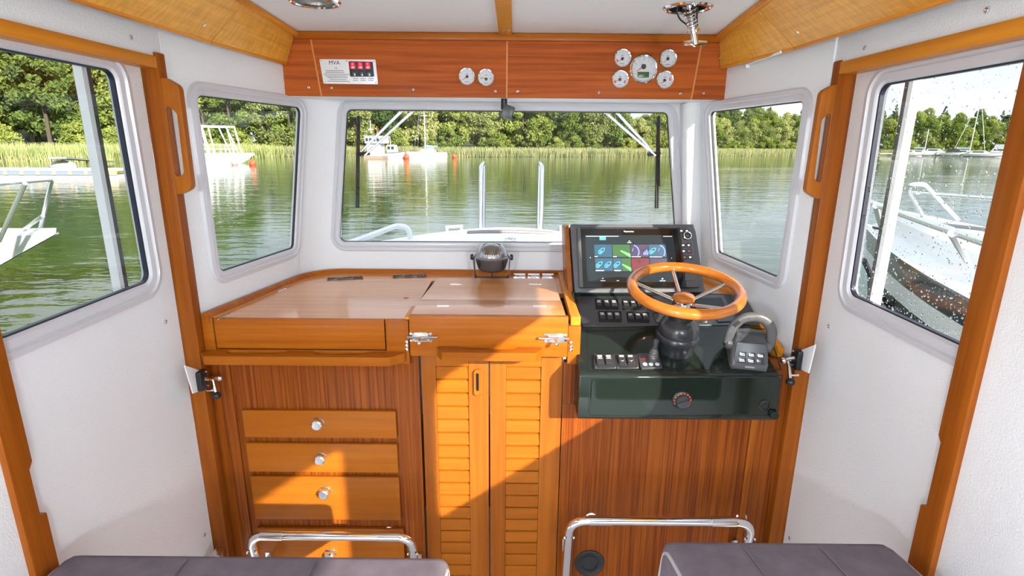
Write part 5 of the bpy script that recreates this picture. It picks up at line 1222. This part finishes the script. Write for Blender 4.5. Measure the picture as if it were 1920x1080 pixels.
for x in (.3, 3.1): obj('gantry_beam', tube(B(), [M @ V((x, .1, 3.3)), M @ V((x, 2.5, 3.3))], .08, 6), WHT, t)
for i in range(6): obj('rung', tube(B(), [M @ V((-.1, .1, 1.2 + .35 * i)), M @ V((-.1, .7, 1.2 + .35 * i))], .03, 5), WHT, t)
for y in (.05, 2.6):
    for z in (1.3, 1.7): obj('guard_rail', tube(B(), [M @ V((.4, y, z)), M @ V((9, y, z))], .035, 6), WHT, t)
    for i in range(8): obj('rail_post', tube(B(), [M @ V((.6 + 1.1 * i, y, .9)), M @ V((.6 + 1.1 * i, y, 1.7))], .035, 6), WHT, t)
def buoy(x, y, r, lab, m):
    p = PZ(x, y, WZ0); t = thing('buoy', lab, 'buoy', p); obj('float', ball(B(), p + V((0, 0, r * .6)), r, seg=16), m, t, smooth=80)
    obj('eye', tube(B(), [p + V((0, 0, r * 1.5)), p + V((0, 0, r * 1.85))], r * .22, 8), m, t)
OR_ = mat('buoy_orange', (.85, .10, .04), .4)
buoy(474, 310, .30, 'orange buoy floating right of the grey barge', OR_); buoy(440, 309, .28, 'pale pink buoy at the end of the grey barge', mat('buoy_pink', (.85, .35, .33), .5))
buoy(852, 296, .34, 'small orange buoy right of the sailing boat', OR_); buoy(762, 298, .40, 'orange buoy between fishing boat and sailing boat', OR_)

# house boat, fishing boat and sailing boat straight ahead
def pt(x, y, d): return PZ(x, y, WZ0)
p = PZ(711, 297.5, WZ0); s_ = p.y * .967 / F * 1.02
t = thing('house_boat', 'white two-storey house boat moored by the reeds', 'boat', p)
def hb(x0, x1, y0, y1, z0, z1, nm, m, par=t, bev=0): return obj(nm, bx(p.x + x0 * .8, p.x + x1 * .8, p.y + y0, p.y + y1, WZ0 + z0 * .75, WZ0 + z1 * .75, bev), m, par)
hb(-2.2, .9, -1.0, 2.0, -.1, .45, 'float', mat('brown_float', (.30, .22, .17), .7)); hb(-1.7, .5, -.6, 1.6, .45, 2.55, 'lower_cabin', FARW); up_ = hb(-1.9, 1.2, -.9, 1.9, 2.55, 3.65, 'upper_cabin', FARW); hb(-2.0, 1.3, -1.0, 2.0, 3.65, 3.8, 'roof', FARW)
WIN = mat('dark_window', (.03, .04, .05), .1)
for i in range(5): hb(-1.75 + .58 * i, -1.35 + .58 * i, -.93, -.88, 2.9, 3.4, 'window', WIN)
for i in range(5): hb(-1.05 + .2 * i, -.88 + .2 * i, -.64, -.60, .6, 2.35, 'door_plank', mat('door_pale', (.75, .66, .60), .6))
obj('mast', tube(B(), [(p.x - .9, p.y, 2.7), (p.x - .9, p.y, 4.3)], .05, 6), WHT, t); obj('radar', bx(p.x - 1.2, p.x - .6, p.y - .2, p.y + .2, 3.1, 3.25, .05), WHT, t); obj('flag_pole', tube(B(), [(p.x - .1, p.y, 2.3), (p.x - .1, p.y, 3.6)], .05, 6), mat('pole_orange', (.7, .2, .03), .6), t)
p2 = PZ(761, 297, WZ0); M = at(p2.x, p2.y, WZ0, 0); st3 = hull_pts(2.7, 1.4, .70, .95, full=.5)
t = thing('fishing_boat', 'small white fishing boat with wheelhouse beside the house boat', 'boat', p2)
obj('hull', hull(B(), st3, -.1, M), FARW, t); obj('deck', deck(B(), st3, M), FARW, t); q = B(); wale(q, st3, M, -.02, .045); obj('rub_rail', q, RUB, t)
q = B(); plate(q, [(-2.4, -.5, .7), (-1.05, -.5, .8), (-1.25, -.5, 1.75), (-2.4, -.5, 1.75)], [], (0, 1.0, 0), M=M); wh = obj('wheelhouse', q, FARW, t)
for x in (-2.3, -1.8): q = B(); box(q, x, x + .36, -.53, -.49, 1.15, 1.55, M=M); obj('window', q, WIN, t)
obj('mast', tube(B(), [M @ V((-2.0, 0, 1.7)), M @ V((-2.0, 0, 2.8))], .04, 6), WHT, t)
p3 = PZ(832, 296.5, WZ0); M = at(p3.x, p3.y, WZ0, -.02)
t = thing('sailing_boat', 'white sailing boat with blue sail cover and tall mast', 'boat', p3)
st4 = hull_pts(5.6, 1.7, .75, .80, full=.35); M4 = at(p3.x - 5.2, p3.y, WZ0, PI)
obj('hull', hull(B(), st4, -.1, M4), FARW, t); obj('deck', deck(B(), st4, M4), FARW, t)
q = B(); plate(q, [(-3.4, -.5, .75), (-1.0, -.5, .75), (-1.3, -.5, 1.15), (-3.0, -.5, 1.2)], [], (0, 1.0, 0), M=M); obj('cabin', q, FARW, t)
mx_ = M @ V((-2.55, 0, .8)); obj('mast', tube(B(), [mx_, mx_ + V((0, 0, 8.6))], .065, 8), WHT, t)
obj('boom_cover', tube(B(), [mx_ + V((.05, 0, 1.0)), mx_ + V((.1, 0, .75)), mx_ + V((1.7, 0, .75))], .13, 8, radii=[.06, .20, .08]), BLUEC, t)
obj('spray_hood', tube(B(), [mx_ + V((.3, 0, .3)), mx_ + V((1.2, 0, .35))], .32, 8), BLUEC, t)
for dx in (-1.6, -1.1, 1.9): obj('stay', tube(B(), [mx_ + V((dx, 0, 0)), mx_ + V((0, 0, 8.4))], .035 if dx < -1.2 else .02, 5), STL, t)
for s in (-1, 1): obj('shroud', tube(B(), [mx_ + V((.25, s * .7, 0)), mx_ + V((0, 0, 7.8))], .02, 5), STL, t)
obj('spreader', tube(B(), [mx_ + V((-.5, 0, 4.8)), mx_ + V((.5, 0, 4.8))], .03, 5), WHT, t)
pj = PZ(765, 297.5, WZ0); o = obj('float_pontoon', bx(pj.x, pj.x + 2.6, pj.y - .8, pj.y + .6, WZ0 - .1, WZ0 + .75, .05), mat('pontoon_grey', (.55, .54, .52), .7)); tag(o, 'grey floating pontoon at the bow of the sailing boat', 'pontoon')

# jetty and old gangway on the left
a, c = PZ(-350, 335, WZ0), PZ(222, 336, WZ0)
t = thing('jetty', 'long low jetty with white edge beyond the left boat', 'jetty', c); u = (c - a).normalized(); M = frame(a, u, V((0, 0, 1)).cross(u)); L_ = (c - a).length
obj('concrete_float', box(B(), 0, L_, 0, 1.6, -.1, .22, M=M), mat('jetty_float', (.62, .57, .52), .8), t); obj('fender_board', box(B(), 0, L_ - 1.2, -.06, -.005, .22, .42, M=M), mat('jetty_blue', (.22, .27, .36), .6), t)
obj('deck_boards', box(B(), 0, L_, -.1, 1.6, .43, .52, M=M), mat('jetty_top', (.82, .80, .77), .7), t); obj('end_board', box(B(), L_ - 1.19, L_, -.06, -.005, .22, .42, M=M), mat('jetty_wood', (.55, .40, .22), .7), t)
for i in range(14): x = L_ - 1.6 - .78 * i; obj('fender_block', box(B(), x, x + .16, -.09, -.02, .22, .42, .01, M=M), mat('block_wood', (.6, .42, .25), .7), t)
obj('bollard', tube(B(), [M @ V((L_ - 1.05, .3, .5)), M @ V((L_ - 1.05, .3, .85))], .09, 8), WHT, t)
for i in (0, 1): obj('ring_post', tube(B(), [M @ V((L_ - 2.3 - 2.2 * i, .2, .5)), M @ V((L_ - 2.3 - 2.2 * i, .2, .62))], .06, 6), WHT, t)
a, c = PZ(108, 296, .55), PZ(205, 303, -.25); t = thing('gangway', 'weathered plank gangway sloping out of the reeds', 'gangway', c); u = (c - a).normalized(); M = frame(a, u, V((0, 0, 1)).cross(u)); L_ = (c - a).length
obj('planks', box(B(), 0, L_, -.4, .4, -.05, .05, M=M), mat('old_plank', (.50, .46, .42), .9), t); obj('rock_base', ball(B(), M @ V((1.1, 0, -.5)), .5, sc3=(1.6, 1, .8)), mat('rock', (.40, .36, .34), .9), t)
for k in (.35, .6): obj('prop', tube(B(), [M @ V((L_ * k, -.3, 0)), M @ V((L_ * k, -.3, -.7))], .05, 6), BARK, t)

# marina far right: each boat a thing
def marina(x, y, L, lab, kind, head, hgt=1.0, dark=False):
    p = PZ(x, y, WZ0); p = CAM + (p - CAM) * .88; p.z = WZ0; sc_ = p.length / F; M = at(p.x, p.y, WZ0, head); st = hull_pts(L, L * .32, .8 * hgt, 1.1 * hgt, full=.4)
    t = thing('moored_boat', lab, 'boat', p); obj('hull', hull(B(), st, -.1, M), FARW, t); obj('deck', deck(B(), st, M), FARW, t)
    q = B(); wale(q, st, M, -.55, .06); obj('stripe', q, mat('stripe_dark', (.04, .04, .06), .5) if not bpy.data.materials.get('stripe_dark') else bpy.data.materials['stripe_dark'], t)
    q = B(); plate(q, [(-L * .85, -L * .11, .8 * hgt), (-L * .30, -L * .11, .95 * hgt), (-L * .45, -L * .11, 1.75 * hgt), (-L * .8, -L * .11, 1.75 * hgt)], [], (0, L * .22, 0), M=M); obj('cabin', q, mat('canvas_navy', (.03, .04, .06), .8) if dark else FARW, t)
    for s in (-1, 1): q = B(); box(q, -L * .76, -L * .50, s * L * .112 - .02, s * L * .112 + .02, 1.25 * hgt, 1.55 * hgt, M=M); obj('window', q, WIN, t)
    if kind == 'sail':
        m0 = M @ V((-L * .42, 0, 1)); hM = 12.6 if L > 7 else 5.2; obj('mast', tube(B(), [m0, m0 + V((0, 0, hM))], .09, 6), WHT, t)
        for s in ((-.42, .38) if L > 7 else ()): obj('stay', tube(B(), [m0 + M.to_3x3() @ V((L * s, 0, -.2)), m0 + V((0, 0, hM))], .045, 5), WHT, t)
        obj('sail_cover', tube(B(), [m0 + V((0, 0, .9)), m0 + M.to_3x3() @ V((-L * .35, 0, .9))], .18, 6), BLUEC, t)
    if kind == 'fly':
        q = B(); plate(q, [(-L * .78, -L * .10, 1.75 * hgt), (-L * .42, -L * .10, 1.75 * hgt), (-L * .48, -L * .10, 2.7 * hgt), (-L * .75, -L * .10, 2.7 * hgt)], [], (0, L * .2, 0), M=M); obj('flybridge', q, FARW, t)
g = None
marina(1731, 291, 4.6, 'leftmost low motor boat of the marina row', 'motor', -.7, .8); marina(1757, 291, 6.2, 'moored sailing boat with short mast left in the marina', 'sail', -.7, .8)
marina(1790, 291, 7.0, 'moored cabin boat right of the short-masted sailing boat', 'motor', -.7, 1.0); marina(1820, 292, 5.6, 'moored boat with dark canvas hood in the marina', 'motor', -.7, 1.0, True)
marina(1849, 292, 7.6, 'moored sailing boat with the tallest mast in the marina', 'sail', -.7, .85); marina(1883, 293, 7.4, 'long low white boat right of the tall mast', 'motor', -.7, .8); marina(1918, 291, 8.0, 'tall flybridge boat at the right end of the marina', 'fly', -.7, 1.1)
a, c = CAM + (PZ(1650, 291, WZ0) - CAM) * .955, CAM + (PZ(1930, 293, WZ0) - CAM) * .955; a.z = c.z = WZ0; u = (c - a).normalized(); M = frame(a, u, V((0, 0, 1)).cross(u)); t = thing('marina_pontoon', 'low grey pontoon behind the moored marina boats', 'pontoon', a)
obj('walkway', box(B(), 0, (c - a).length, 0, 2, .35, .55, M=M), mat('walk_grey', (.55, .54, .52), .8), t)
for i in range(10): obj('pile', box(B(), 3 + i * 5.2, 4.6 + i * 5.2, .2, 1.8, -.1, .35, M=M), RUB, t)
